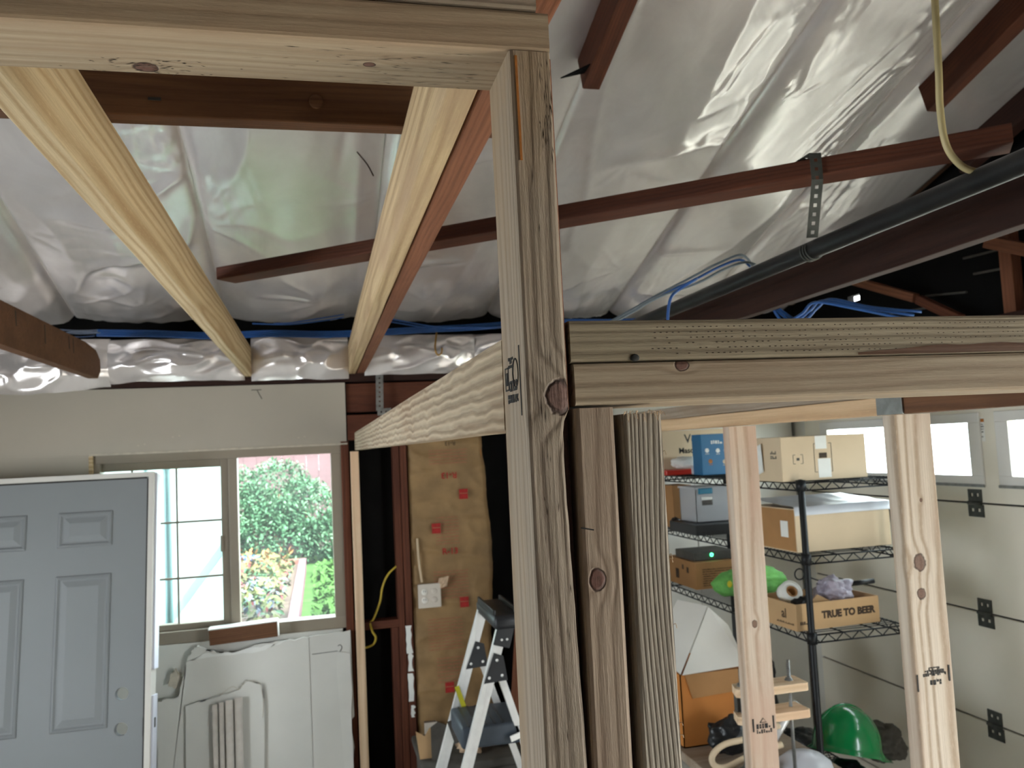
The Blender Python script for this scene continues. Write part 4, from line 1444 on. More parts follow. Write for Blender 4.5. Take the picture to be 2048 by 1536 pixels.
for p in panels:
    raised_panel(*p)
dbox('edge_gap', (SL1, .004, SZ0), (-.024, .006, SZ1), 'dark_seam', dr, 0)
dbox('edge_gap', (SL0, .004, SZ1), (SL1, .006, 2.022), 'dark_seam', dr, 0)
dbox('latch_slot', (SL1 - .001, .0035, .90), (-.0255, .0055, .975), 'dark_seam', dr, 0)

# ------------------------------------------------------------------ sill block and torn drywall under the window
sb = empty('sill_block', (-.38, 4.35, 1.176), 'brown-fronted white block lying on the window sill', 'block')
SBM = Matrix.Translation((-.382, 4.335, 1.212)) @ Matrix.Rotation(R(-2.5), 4, 'Y')
bm = bmesh.new()
bm_box(bm, (-.158, -.040, -.036), (.158, .035, .036), .002)
done('block_body', bm, 'old_brown', sb, False, SBM)
bm = bmesh.new()
bm_box(bm, (-.161, -.042, .036), (.161, .040, .041), .001)
done('block_skin', bm, 'white_board', sb, False, SBM)
bm = bmesh.new()
bm_box(bm, (.158, -.041, -.036), (.162, .040, .036), .001)
done('block_skin', bm, 'white_board', sb, False, SBM)


def torn(pts, amp, n, seed):
    """outline with the listed corner points; edges between points flagged 1 are torn"""
    rnd = random.Random(seed)
    out = []
    for (x, z, rough), (x2, z2, _) in zip(pts, pts[1:] + pts[:1]):
        out.append((x, z))
        if rough:
            for k in range(1, n):
                t = k / n
                out.append((x + (x2 - x) * t + rnd.uniform(-amp, amp), z + (z2 - z) * t + rnd.uniform(-amp, amp)))
    return out


d1 = empty('drywall_sheet', (-.35, 4.33, 0), 'large torn white drywall sheet standing below the window', 'drywall')
prism('sheet_face', torn([(-.80, .0, 0), (-.072, .0, 0), (-.078, 1.155, 1), (-.30, 1.150, 1), (-.44, 1.118, 1), (-.56, 1.140, 1), (-.60, 1.165, 1), (-.645, 1.115, 1), (-.665, 1.03, 1), (-.69, .94, 1), (-.78, .925, 1)], .006, 7, 2), 'y', 4.335, 4.347, 'drywall_w', d1)
prism('torn_paper', torn([(-.64, 1.10, 1), (-.30, 1.115, 1), (-.20, 1.150, 1), (-.44, 1.118, 1), (-.56, 1.130, 1)], .006, 7, 5), 'y', 4.331, 4.334, 'paper', d1)
d2 = empty('drywall_sheet', (.03, 4.33, 0), 'narrow drywall strip with a broken edge beside the bare studs', 'drywall')
prism('sheet_face', torn([(-.0705, .0, 0), (.118, .0, 0), (.120, .40, 1), (.100, .56, 0), (.128, .60, 0), (.120, .66, 1), (.106, .72, 0), (.132, .75, 0), (.126, 1.17, 1), (-.0765, 1.158, 0)], .004, 6, 8), 'y', 4.338, 4.350, 'drywall_w', d2)
prism('paper_flap', torn([(.078, .45, 0), (.120, .50, 1), (.122, 1.06, 0), (.060, 1.075, 0), (.052, .98, 0)], .004, 6, 9), 'y', 4.326, 4.332, 'white_board', d2)
lumber('crack_line', (-.064, 4.3365, 1.072), (.06, 4.3365, 1.076), .0008, .003, 'ink_grey', parent=d2, bevel=.0001)
tube('crack_line', [(.062, 4.336, 1.10), (.074, 4.336, 1.105), (.082, 4.336, 1.09), (.070, 4.336, 1.066), (.088, 4.336, 1.050), (.112, 4.336, 1.052)], .0016, 'ink_grey', d2, 4, 4)
d3 = empty('drywall_sheet', (-.49, 4.31, 0), 'smaller torn drywall sheet leaning on the large one, behind the metal strips', 'drywall')
prism('sheet_face', torn([(-.665, .0, 0), (-.315, .0, 0), (-.295, .86, 1), (-.305, .955, 1), (-.38, .985, 1), (-.41, .945, 1), (-.50, .925, 1), (-.655, .895, 0)], .004, 6, 12), 'y', 4.318, 4.330, 'drywall_w', d3)
tube('torn_edge', [(-.50, 4.317, .925), (-.46, 4.316, .955), (-.435, 4.316, .962), (-.41, 4.317, .945), (-.385, 4.316, .975), (-.345, 4.316, .982), (-.31, 4.317, .955), (-.300, 4.317, .86), (-.305, 4.317, .80)], .0012, 'drywall_core', d3, 4, 4)
d4 = prism('drywall_scrap', torn([(-.735, .99, 1), (-.70, .975, 0), (-.682, 1.03, 1), (-.700, 1.07, 1), (-.725, 1.04, 1)], .004, 4, 14), 'y', 4.34, 4.35, 'drywall_core', None)
tag(d4, 'small brownish torn drywall scrap beside the door edge', 'drywall')
for k, (x, w, ztop) in enumerate(((-.520, .022, .893), (-.490, .020, .900), (-.455, .034, .905), (-.412, .034, .915))):
    t = empty('metal_strip', (x, 4.30, 0), ('narrow metal trim strip at the door end of the row of strips', 'narrow metal trim strip second in the row, next to the one at the door end', 'wide metal trim strip third in the row, between narrow and wide strips', 'wide metal trim strip at the end of the row away from the door')[k], 'metal strip', 'metal strips under the window')
    box('strip_web', (x - w / 2, 4.298 - .004 * (k % 2), 0), (x + w / 2, 4.300 - .004 * (k % 2), ztop), 'strip', t, .0004)
    box('strip_flange', (x - w / 2, 4.286 - .004 * (k % 2), 0), (x - w / 2 + .0015, 4.300 - .004 * (k % 2), ztop), 'strip', t, .0003)
    box('strip_flange', (x + w / 2 - .0015, 4.286 - .004 * (k % 2), 0), (x + w / 2, 4.300 - .004 * (k % 2), ztop), 'strip', t, .0003)

# ------------------------------------------------------------------ step ladder
ld = empty('step_ladder', (.62, 3.45, 0), 'aluminium folding step ladder with black top and slate step by the bare wall', 'ladder')


def rail(name, a, b, w, d, mat, parent):
    """extruded channel: web plus two flanges, running a -> b; broad side faces the camera"""
    mt, L = frame_of(a, b, (0, -1, 0))
    bm = bmesh.new()
    bm_box(bm, (-L / 2, -w / 2, d / 2 - .003), (L / 2, w / 2, d / 2), .0008)
    bm_box(bm, (-L / 2, -w / 2, -d / 2), (L / 2, -w / 2 + .003, d / 2 - .003))
    bm_box(bm, (-L / 2, w / 2 - .003, -d / 2), (L / 2, w / 2, d / 2 - .003))
    bm_box(bm, (-L / 2, -.003, d / 2), (L / 2, .003, d / 2 + .002))
    return done(name, bm, mat, parent, False, mt)


NRY, FRY = 3.30, 3.62           # near and far side of the ladder
for Y, x_t, z_t, x_h, z_h, x_f, x_r, rl in ((NRY, .700, 1.375, .636, 1.185, .265, 1.03, True), (FRY, .676, 1.365, .620, 1.165, .235, 1.03, False)):
    w_ = .042
    fr = rail('front_rail', (x_t, Y, z_t), (x_f, Y, .0), w_, .025, 'alu', ld)
    rr = rail('rear_leg', (x_h + .02, Y + .028, z_h + .03), (x_r, Y + .028, 0), .028, .02, 'alu', ld)
    hp_ = prism('hinge_plate', [(x_h - .034, z_h - .055), (x_h + .062, z_h - .050), (x_h + .048, z_h + .045), (x_h + .012, z_h + .058)], 'y', Y - .019, Y - .0155, 'black_pl', ld)
    for dx, dz in ((-.012, -.035), (.040, -.030), (.022, .030)):
        bm = bmesh.new()
        lathe_bm(bm, [(0, .004), (.004, .003), (.006, 0)], 10)
        done('rivet', bm, 'alu', hp_, True, Matrix.Translation((x_h + dx, Y - .019, z_h + dz)) @ Matrix.Rotation(R(90), 4, 'X'))
# top cap: tray with a rim
bm = bmesh.new()
bm_box(bm, (-.055, -.20, -.04), (.055, .20, .015), .02, 3)
cap = done('top_cap', bm, 'black_pl', ld, True, Matrix.Translation((.705, 3.46, 1.372)))
bm = bmesh.new()
for s in (-1, 1):
    bm_box(bm, (-.052 if s < 0 else .042, -.17, 0), (-.042 if s < 0 else .052, .17, .022), .003)
done('tray_rim', bm, 'black_pl', cap, False, Matrix.Translation((.705, 3.46, 1.385)))
bm = bmesh.new()
bm_box(bm, (-.034, -.004, -.07), (.034, .004, .02), .004)
done('cap_bracket', bm, 'black_pl', ld, False, Matrix.Translation((.696, 3.272, 1.335)) @ Matrix.Rotation(R(17), 4, 'Y'))
for x, z in ((.678, 1.295), (.700, 1.295)):
    bm = bmesh.new()
    lathe_bm(bm, [(0, .003), (.004, .0025), (.005, 0)], 10)
    done('rivet', bm, 'alu', ld, True, Matrix.Translation((x, 3.268, z)) @ Matrix.Rotation(R(90), 4, 'X'))
# steps between the two front rails
for z, x, mt_ in ((.93, .60, 'blue_grey_pl'), (.62, .47, 'blue_grey_pl'), (.31, .36, 'blue_grey_pl')):
    bm = bmesh.new()
    bm_box(bm, (-.09, NRY + .018, -.055), (.17 if z > .9 else .07, FRY - .018, .028), .014, 3)
    stp = done('step', bm, mt_, ld, True, Matrix.Translation((x, 0, z)))
    for k in range(5):
        box('tread_rib', (x - .06 + k * .035, NRY + .03, z + .028), (x - .052 + k * .035, FRY - .03, z + .031), 'black_pl', stp, 0)
lumber('spreader_bar', (.70, NRY - .012, .905), (.87, NRY + .02, .945), .006, .024, 'alu', up=(0, 0, 1), parent=ld)
decal('warning_label', (.560, FRY - .0145, .985), ((.955, 0, .297), (-.297, 0, .955)), .020, .12, 'yellow_patch', ld)
decal('warning_label', (.520, FRY - .0145, .855), ((.955, 0, .297), (-.297, 0, .955)), .022, .10, 'ink_grey', ld)
cbl = tube('network_cable', [(.99, 3.28, .95), (.92, 3.27, .82), (.86, 3.26, .70), (.80, 3.25, .5), (.8, 3.2, .01)], .004, 'cable_blue', None, 6, 5)
tag(cbl, 'blue cord hanging down beside the step ladder', 'cable')
# clutter low behind the ladder
tb = empty('storage_tote', (.62, 4.0, 0), 'grey storage tote on the floor under crumpled paper', 'tote')
box('tote_body', (.42, 3.80, 0), (.86, 4.22, .62), 'bag_grey', tb, .02, 3)
box('tote_lid', (.40, 3.78, .62), (.88, 4.24, .655), 'bag_grey', tb, .012, 2)
for k, (c, s, mt_) in enumerate((((.645, 3.90, .712), (.070, .065, .055), 'crumple'), ((.81, 3.95, .705), (.055, .06, .045), 'crumple'))):
    b = blob('crumpled_paper', c, s, mt_, None, .45, 2.2, 20 + k, 4, -.9, crease=.5)
    tag(b, ('larger ball of crumpled pinkish packing paper on the grey tote', 'smaller ball of crumpled pinkish packing paper on the grey tote')[k], 'paper', 'crumpled paper on the tote')
kb = empty('paper_bag', (.49, 3.88, .655), 'torn brown paper bag standing on the tote beside the ladder rail', 'paper bag')
prism('bag_side', [(.405, .655), (.47, .655), (.475, .77), (.455, .79), (.43, .755), (.39, .78)], 'y', 3.90, 3.905, 'carton', kb)
prism('bag_side', [(.455, .655), (.53, .655), (.53, .80), (.49, .82), (.455, .80)], 'y', 3.87, 3.874, 'bag_grey', kb)
rb = lumber('leaning_board', (.90, 4.30, 0), (1.03, 4.33, 1.16), .10, .03, 'old_red_l', up=UPF)
tag(rb, 'reddish board leaning on the bare wall behind the ladder', 'board')

# ------------------------------------------------------------------ garage door
gd = empty('garage_door', (GX, 2.6, 0), 'cream sectional garage door with a row of glazed windows in its top section', 'garage door')
GY0, GY1 = 1.05, 4.24
LINES = [0.0, .345, .802, 1.260, 1.719, 2.165]
for z0, z1 in zip(LINES[:-2], LINES[1:-1]):
    box('door_section', (GX, GY0, z0 + .004), (GX + .045, GY1, z1 - .004), 'gdoor', gd, .003)
GW = [(3.0, 4.03), (1.78, 2.81)]
GZ0, GZ1 = 1.824, 2.070
z0, z1 = LINES[-2] + .004, LINES[-1]
bm = bmesh.new()
bm_box(bm, (GX, GY0, z0), (GX + .045, GY1, GZ0))
bm_box(bm, (GX, GY0, GZ1), (GX + .045, GY1, z1))
ys = [GY0] + [v for w in sorted(GW) for v in w] + [GY1]
for a, b in zip(ys[::2], ys[1::2]):
    bm_box(bm, (GX, a, GZ0), (GX + .045, b, GZ1))
done('door_section', bm, 'gdoor', gd)
box('section_joint', (GX + .012, GY0, .0), (GX + .040, GY1, 1.725), 'dark_seam', gd, 0)
for a, b in GW:
    fr = empty('door_window', (GX, (a + b) / 2, GZ0), parent=gd)
    for lo, hi in (((GX - .010, a - .055, GZ0 - .03), (GX, b + .055, GZ0 + .012)), ((GX - .010, a - .055, GZ1 - .012), (GX, b + .055, GZ1 + .03)), ((GX - .010, a - .055, GZ0 + .012), (GX, a + .012, GZ1 - .012)), ((GX - .010, b - .012, GZ0 + .012), (GX, b + .055, GZ1 - .012))):
        box('window_frame', lo, hi, 'gframe', fr, .003)
    box('window_lip', (GX - .016, a - .055, GZ0 - .036), (GX - .008, b + .055, GZ0 - .024), 'galv', fr, .001)
    box('pane', (GX + .02, a, GZ0), (GX + .024, b, GZ1), 'glass', fr, 0)


def hinge(y, z):
    h = empty('hinge', (GX, y, z), parent=gd)
    for s in (-1, 1):
        bm = bmesh.new()
        zz0, zz1 = (.006, .058) if s > 0 else (-.058, -.006)
        ox, w1_, w0_ = (.004, .026 if s > 0 else .040, .040)
        wd = .037 if s > 0 else .042
        ys_ = [-wd, -wd * .62, -wd * .22, wd * .22, wd * .62, wd]
        zs_ = [zz0 + (zz1 - zz0) * q for q in (0, .42, .68, 1)]
        for i in range(5):
            for j in range(3):
                if j == 1 and i in (1, 3):
                    continue
                bm_box(bm, (-.005, ys_[i], zs_[j]), (0, ys_[i + 1], zs_[j + 1]))
        done('hinge_leaf', bm, 'galv_dark', h, False, Matrix.Translation((GX, y, z)))
    tube('hinge_barrel', [(GX - .008, y - .036, z), (GX - .008, y + .036, z)], .008, 'galv_dark', h, 10, 1)


for z in (1.719, 1.260, .802):
    hinge(3.01, z)
lb = empty('warning_sticker', (GX, 2.955, 2.03), parent=gd)
decal('sticker_paper', (GX - .0004, 2.955, 2.028), LEFT, .056, .10, 'paper', lb)
decal('sticker_band', (GX - .0009, 2.955, 2.066), LEFT, .056, .014, 'orange_line', lb)
ink_blocks('sticker_print', plane_mt((GX - .001, 2.955, 2.028), *LEFT), [(.022, .006, -.024, .022), (.012, .006, -.024, .022), (.002, .006, -.024, .022), (-.01, .006, -.022, .020), (-.03, .006, -.02, .018)], lb, 'ink_grey', 31)

# ------------------------------------------------------------------ wire shelving
SX0, SX1, SY0, SY1 = 1.752, 2.150, 2.806, 4.176
RIMS = [1.862, 1.590, 1.302, .640, .150]
wsu = empty('wire_shelving', ((SX0 + SX1) / 2, (SY0 + SY1) / 2, 0), 'black wire shelving unit loaded with boxes beside the garage door', 'shelving')
for x in (SX0, SX1):
    for y in (SY0, SY1):
        bm = bmesh.new()
        prof = [(.0125, 0), (.0125, 1.87), (.009, 1.876), (0, 1.878)]
        lathe_bm(bm, prof, 12)
        for zr in RIMS:
            tube_bm(bm, [(0, 0, zr - .03), (0, 0, zr + .012)], .019, 12, 1)
        done('post', bm, 'black_wire', wsu, False, Matrix.Translation((x, y, 0)))
proto = None
for zr in RIMS:
    bm = bmesh.new()
    c = []
    for (a, b) in (((SX0, SY0), (SX1, SY0)), ((SX0, SY1), (SX1, SY1)), ((SX0, SY0), (SX0, SY1)), ((SX1, SY0), (SX1, SY1))):
        for dz in (0, -.028):
            tube_bm(bm, [(a[0], a[1], dz), (b[0], b[1], dz)], .0034, 6, 1)
        L = math.hypot(b[0] - a[0], b[1] - a[1])
        n_ = int(L / .032)
        for k in range(n_):
            t0, t1 = k / n_, (k + 1) / n_
            za, zb = (0, -.028) if k % 2 == 0 else (-.028, 0)
            tube_bm(bm, [(a[0] + (b[0] - a[0]) * t0, a[1] + (b[1] - a[1]) * t0, za), (a[0] + (b[0] - a[0]) * t1, a[1] + (b[1] - a[1]) * t1, zb)], .0022, 5, 1, False)
    n_ = 54
    for k in range(1, n_):
        y = SY0 + (SY1 - SY0) * k / n_
        tube_bm(bm, [(SX0, y, .004), (SX1, y, .004)], .0016, 4, 1, False)
    for k in (1, 2):
        x = SX0 + (SX1 - SX0) * k / 3
        tube_bm(bm, [(x, SY0, 0), (x, SY1, 0)], .003, 5, 1, False)
    done('wire_shelf', bm, 'black_wire', wsu, False, Matrix.Translation((0, 0, zr)))


def carton(name, x0, x1, y0, y1, z0, z1, mat, label, cat='box', rot=0.0, open_top=False, wall=.004):
    t = empty(name, ((x0 + x1) / 2, (y0 + y1) / 2, z0), label, cat)
    c = V((x0 + x1) / 2, (y0 + y1) / 2, 0)
    mt = Matrix.Translation((c.x, c.y, z0)) @ Matrix.Rotation(rot, 4, 'Z')
    hx, hy, h = (x1 - x0) / 2, (y1 - y0) / 2, z1 - z0
    bm = bmesh.new()
    if not open_top:
        bm_box(bm, (-hx, -hy, 0), (hx, hy, h), .002)
        done('carton_body', bm, mat, t, False, mt)
        bm = bmesh.new()
        bm_box(bm, (-hx + .001, -.0008, h), (hx - .001, .0008, h + .0004))
        done('flap_joint', bm, 'ink_brown', t, False, mt)
    else:
        bm_box(bm, (-hx, -hy, 0), (hx, hy, wall))
        bm_box(bm, (-hx, -hy, wall), (hx, -hy + wall, h))
        bm_box(bm, (-hx, hy - wall, wall), (hx, hy, h))
        bm_box(bm, (-hx, -hy + wall, wall), (-hx + wall, hy - wall, h))
        bm_box(bm, (hx - wall, -hy + wall, wall), (hx, hy - wall, h))
        done('carton_body', bm, mat, t, False, mt)
    return t, mt, hx, hy, h


def on_front(mt, hy, x, z, ori=None):
    """matrix on the carton's front face"""
    return mt @ plane_mt((x, -hy - .0003, z), *(ori or FRONT))


def on_left(mt, hx, y, z):
    return mt @ plane_mt((-hx - .0003, y, z), *LEFT)


def patch(name, mtx, w, h, mat, parent):
    bm = bmesh.new()
    bm_box(bm, (-w / 2, -h / 2, 0), (w / 2, h / 2, .0005))
    return done(name, bm, mat, parent, False, mtx)


SH = [z + .007 for z in RIMS]
# top shelf
t, mt, hx, hy, h = carton('cardboard_box', 1.69, 2.062, 2.835, 3.10, SH[0], 2.037, 'carton_l', 'large pale cardboard box with two white tape patches on the top shelf', rot=R(1.5))
patch('tape_patch', on_front(mt, hy, -.012, h - .026), .050, .050, 'paper', t)
patch('tape_patch', on_front(mt, hy, -.002, .044), .056, .072, 'paper', t)
bm = bmesh.new()
for (cx, cz, w, hh, q) in ((-.115, .082, .042, .034, .010), (-.006, .084, .076, .108, .012)):
    for s in (-1, 1):
        bm_box(bm, (cx + s * w / 2 - .001, cz - hh / 2, 0), (cx + s * w / 2 + .001, cz + hh / 2, .0004))
        for e in (-1, 1):
            bm_box(bm, (min(cx + s * w / 2, cx + s * (w / 2 - q)), cz + e * hh / 2 - .001, 0), (max(cx + s * w / 2, cx + s * (w / 2 - q)), cz + e * hh / 2 + .001, .0004))
done('printed_bracket', bm, 'ink_grey', t, False, on_front(mt, hy, 0, 0))
patch('printed_mark', on_front(mt, hy, -.115, .082), .012, .010, 'ink_grey', t)
patch('printed_mark', on_front(mt, hy, -.006, .092), .034, .020, 'ink_brown', t)
ink_blocks('printed_mark', on_left(mt, hx, -.08, .10), [(.01, .012, -.02, .02), (-.008, .012, -.02, .02)], t, 'ink_grey', 41)
ps = sheet('paper_sheet', 4, 8, lambda u, v: V(1.684 - .004 * v, 3.02 - .07 * u, 1.885 + .11 * v + .02 * u), 'paper', None, .0006)
tag(ps, 'white printed sheet propped against the side of the large pale box', 'paper')
t, mt, hx, hy, h = carton('product_box', 1.80, 1.95, 3.72, 3.82, SH[0], 2.066, 'teal', 'tall blue product box with small white icons on the top shelf')
ink_blocks('box_print', on_front(mt, hy, .0, h - .040), [(0, .016, -.022, .030)], t, 'paper', 44)
for x, z, c_ in ((-.045, .118, 'paper'), (.012, .115, 'paper'), (.055, .115, 'paper'), (-.03, .065, 'orange_line'), (.045, .06, 'carton_l')):
    bm = bmesh.new()
    bmesh.ops.create_circle(bm, cap_ends=True, radius=.011, segments=10)
    for k in range(3):
        bm_box(bm, (-.009 + .007 * k, -.018, 0), (-.005 + .007 * k, -.014, .0003))
    done('box_icon', bm, c_, t, False, on_front(mt, hy, x, z))
t, mt, hx, hy, h = carton('product_box', 1.715, 2.10, 4.00, 4.155, SH[0], 2.092, 'carton_l', 'pale grey carton with dark lettering behind the blue product box')
text('box_print', 'Ve', .062, 'ink_grey', on_front(mt, hy, -.03, h - .045), t, bold=.001)
text('box_print', 'Mason', .040, 'ink', on_front(mt, hy, -.045, h - .105), t, bold=.001)
ink_blocks('box_print', on_front(mt, hy, -.05, h - .145), [(0, .014, -.06, .08)], t, 'ink_grey', 43)
t = box('red_tray', (1.69, 3.90, SH[0]), (1.865, 4.0, SH[0] + .026), 'red_pl', None, .006, 3)
tag(t, 'flat red plastic tray in front of the pale lettered carton', 'tray')
t = blob('wrapped_bundle', (1.82, 3.95, SH[0] + .058), (.075, .045, .034), 'paper', None, .25, 1.8, 3, 4, -.8, crease=.25)
tag(t, 'white plastic-wrapped bundle lying on the red tray', 'bundle')
t = empty('small_camera', (1.855, 3.85, SH[0]), 'small white gadget with a black lens beside the blue box', 'gadget')
box('gadget_body', (1.815, 3.85, SH[0]), (1.865, 3.88, SH[0] + .042), 'dome_white', t, .006, 3)
bm = bmesh.new()
lathe_bm(bm, [(0, .006), (.010, .006), (.013, .0)], 16)
done('lens', bm, 'black_pl', t, True, Matrix.Translation((1.848, 3.85, SH[0] + .02)) @ Matrix.Rotation(R(90), 4, 'X'))
# second shelf
t, mt, hx, hy, h = carton('cardboard_box', 1.748, 2.172, 2.872, 3.17, SH[1], 1.762, 'carton_l', 'wide cardboard box under a white plastic sheet on the second shelf', rot=R(2))
patch('side_panel', on_left(mt, hx, 0, h / 2), hy * 2 - .008, h - .008, 'carton_d', t)
patch('label', on_left(mt, hx + .0006, -.075, .085), .05, .062, 'paper', t)
def drape_pt(u, v):
    uu, vv = min(1., u * 30 / 29), max(0., (v * 20 - 1) / 19)
    z_ = h + .006 + .020 * vv + .004 * noise.noise(V(u * 7, v * 4, 3))
    if v < .01:
        z_ = h - .026
    if u > .99:
        z_ = h - .080
    return mt @ V(-hx - .004 + (2 * hx + .008) * uu + (.003 if u > .99 else 0), -hy - .004 - (.002 if v < .01 else 0) + (2 * hy + .010) * vv, z_)


t = sheet('plastic_sheet', 30, 20, drape_pt, 'bin', None, 0)
t.data.materials[0] = M['dome_white']
tag(t, 'white plastic sheet draped over the wide cardboard box', 'plastic sheet')
t = empty('media_device', (1.83, 3.72, SH[1]), 'flat black electronic box under the clear bin on the second shelf', 'device')
box('device_case', (1.69, 3.60, SH[1]), (1.945, 3.90, SH[1] + .048), 'black_pl', t, .003)
for k in range(8):
    box('vent_slot', (1.72 + k * .024, 3.599, SH[1] + .012), (1.735 + k * .024, 3.601, SH[1] + .016), 'dark_seam', t, 0)
t = empty('storage_bin', (1.83, 3.78, SH[1] + .048), 'clear plastic bin with a teal latch standing on the black device', 'storage bin')
bm = bmesh.new()
bx0, bx1, by0, by1, bz0, bz1 = 1.745, 1.960, 3.70, 3.88, SH[1] + .049, 1.805
for lo, hi in (((bx0, by0, bz0), (bx1, by1, bz0 + .003)), ((bx0, by0, bz0), (bx1, by0 + .003, bz1)), ((bx0, by1 - .003, bz0), (bx1, by1, bz1)), ((bx0, by0, bz0), (bx0 + .003, by1, bz1)), ((bx1 - .003, by0, bz0), (bx1, by1, bz1))):
    bm_box(bm, lo, hi)
done('bin_body', bm, 'bin', t)
box('bin_lid', (bx0 - .006, by0 - .006, bz1), (bx1 + .006, by1 + .006, bz1 + .010), 'bin', t, .003)
box('latch', (bx0 + .012, by0 - .012, bz1 - .024), (bx0 + .085, by0 - .002, bz1 + .004), 'teal_pl', t, .004)
decal('bin_label', (bx0 + .058, by0 - .0015, bz1 - .058), FRONT, .055, .040, 'ink_grey', t)
decal('bin_label', (bx0 + .058, by0 - .002, bz1 - .046), FRONT, .055, .014, 'paper', t)
for k, (x, c_, r_) in enumerate(((1.80, 'paper', .03), (1.86, 'flower_w', .035), (1.92, 'cable_pale', .03), (1.85, 'flower_r', .014))):
    b = blob('packed_item', (x, 3.79 - (.045 if k == 3 else 0), bz0 + .012 + r_ + (.045 if k == 3 else 0)), (r_ * .72, r_ * .72, r_ * .9), c_, None, .15, 2, 30 + k, 3)
    tag(b, ('white soft packet inside the clear bin', 'pale blue soft packet inside the clear bin', 'blue soft packet inside the clear bin', 'small red packet inside the clear bin')[k], 'packet')
t, mt, hx, hy, h = carton('cardboard_box', 1.755, 1.862, 3.99, 4.15, SH[1], 1.812, 'carton_d', 'small upright brown box behind the clear bin on the second shelf')
patch('label', on_front(mt, hy, .02, .05), .02, .02, 'paper', t)
t = blob('wire_coil', (1.742, 3.945, SH[1] + .034), (.026, .026, .026), 'black_pl', None, .2, 2, 61, 3)
tag(t, 'small round black coil in front of the upright brown box', 'coil')
# third shelf
t, mt, hx, hy, h = carton('cardboard_box', 1.776, 1.99, 3.82, 4.15, SH[2], 1.440, 'carton_d', 'brown printed carton at the far end of the third shelf')
for y, z, r_ in ((-.02, .095, .012), (-.075, .085, .014), (.05, .055, .024)):
    patch('printed_emblem', on_left(mt, hx, y, z), r_ * 1.6, r_ * 2, 'ink_brown', t)
ink_blocks('carton_print', on_front(mt, hy, 0, .06), [(.035 - .011 * k, .005, -.07, .09) for k in range(8)], t, 'ink_brown', 47)
t = empty('modem', (1.88, 3.95, 1.44), 'grey electronic case with a glowing green light on the printed carton', 'device')
box('modem_case', (1.79, 3.86, 1.4415), (2.02, 4.08, 1.482), 'bag_grey', t, .005, 2)
bm = bmesh.new()
tube_bm(bm, [(.007 * math.cos(a * math.pi / 8), .007 * math.sin(a * math.pi / 8), 0) for a in range(17)], .0022, 5, 1)
done('status_light', bm, 'led', t, False, plane_mt((1.885, 3.856, 1.468), *FRONT))
t = blob('cloth_bag', (1.935, 3.58, SH[2] + .062), (.19, .085, .070), 'green_cloth', None, .14, 1.5, 71, 5, -.85, rotz=R(8), crease=.06)
tag(t, 'lime green cloth bundle with a yellow patch on the third shelf', 'cloth bundle')
bm = bmesh.new()
bmesh.ops.create_icosphere(bm, subdivisions=2, radius=1)
bmesh.ops.transform(bm, matrix=Matrix.Diagonal((.012, .006, .016, 1)), verts=bm.verts)
done('yellow_patch', bm, 'yellow_patch', t, True, Matrix.Translation((1.79, 3.50, SH[2] + .075)))
t, mt, hx, hy, h = carton('beer_tray', 1.715, 2.085, 2.862, 3.12, SH[2], 1.408, 'carton', 'open cardboard tray printed TRUE TO BEER on the third shelf', 'tray', R(3), True)
text('box_print', 'TRUE TO BEER', .036, 'ink_brown', on_front(mt, hy, .045, .050), t, bold=.0022, sx=1.0)
ink_blocks('box_print', on_front(mt, hy, -.150, .028), [(0, .012, -.02, .025)], t, 'ink_brown', 51)
text('box_print', 'al', .05, 'ink_brown', on_left(mt, hx, -.05, .055), t, bold=.001)
ink_blocks('box_print', on_left(mt, hx, -.05, .022), [(0, .007, -.05, .06)], t, 'ink_brown', 52)
flp = prism('tray_flap', [(-.02, 0), (.085, 0), (.05, .05), (.01, .042)], 'y', 0, .003, 'carton', t)
flp.matrix_basis = mt @ Matrix.Translation((-.06, -hy + .045, h - .012)) @ Matrix.Rotation(R(-28), 4, 'Y')
b = blob('plastic_bag', (1.975, 2.99, SH[2] + .105), (.078, .066, .060), 'bag_lilac', None, .3, 1.7, 81, 5, -.9, crease=.4)
tag(b, 'lilac clear plastic bag of parts in the cardboard tray', 'plastic bag')
t = empty('tape_roll', (1.79, 3.02, SH[2] + .075), 'white roll of tape with a brown core in the cardboard tray', 'tape')
bm = bmesh.new()
pr = [(.022, -.02), (.045, -.02), (.045, .02), (.022, .02), (.022, -.02)]
lathe_bm(bm, pr, 28)
done('tape_body', bm, 'paper', t, False, Matrix.Translation((1.795, 3.01, SH[2] + .112)) @ Matrix.Rotation(R(60), 4, 'X'))
bm = bmesh.new()
lathe_bm(bm, [(.018, -.021), (.0225, -.021), (.0225, .021), (.018, .021), (.018, -.021)], 28)
done('tape_core', bm, 'carton_d', t, False, Matrix.Translation((1.795, 3.01, SH[2] + .112)) @ Matrix.Rotation(R(60), 4, 'X'))
b = blob('parts_bag', (1.815, 2.955, SH[2] + .062), (.052, .032, .044), 'bag_black', None, .3, 2, 83, 4, -.9, crease=.3)
tag(b, 'shiny black bag of hardware in the cardboard tray', 'plastic bag')
t = empty('tool_handle', (2.17, 3.06, SH[2] + .09), 'black tool handle sticking out over the tray corner', 'tool')
tube('grip', [(2.10, 3.06, SH[2] + .115), (2.20, 3.04, SH[2] + .122)], .010, 'black_pl', t, 10, 1)
tube('shaft', [(2.045, 3.085, SH[2] + .108), (2.10, 3.06, SH[2] + .115)], .004, 'galv', t, 8, 1)
t = tube('coiled_cord', [(1.90 + .022 * math.cos(a * .7), 3.10, SH[2] + .165 + .022 * math.sin(a * .7)) for a in range(20)] + [(1.94, 3.09, SH[2] + .15), (1.96, 3.05, SH[2] + .14)], .003, 'black_pl', None, 6, 2)
tag(t, 'black cord coil above the lilac bag', 'cord')
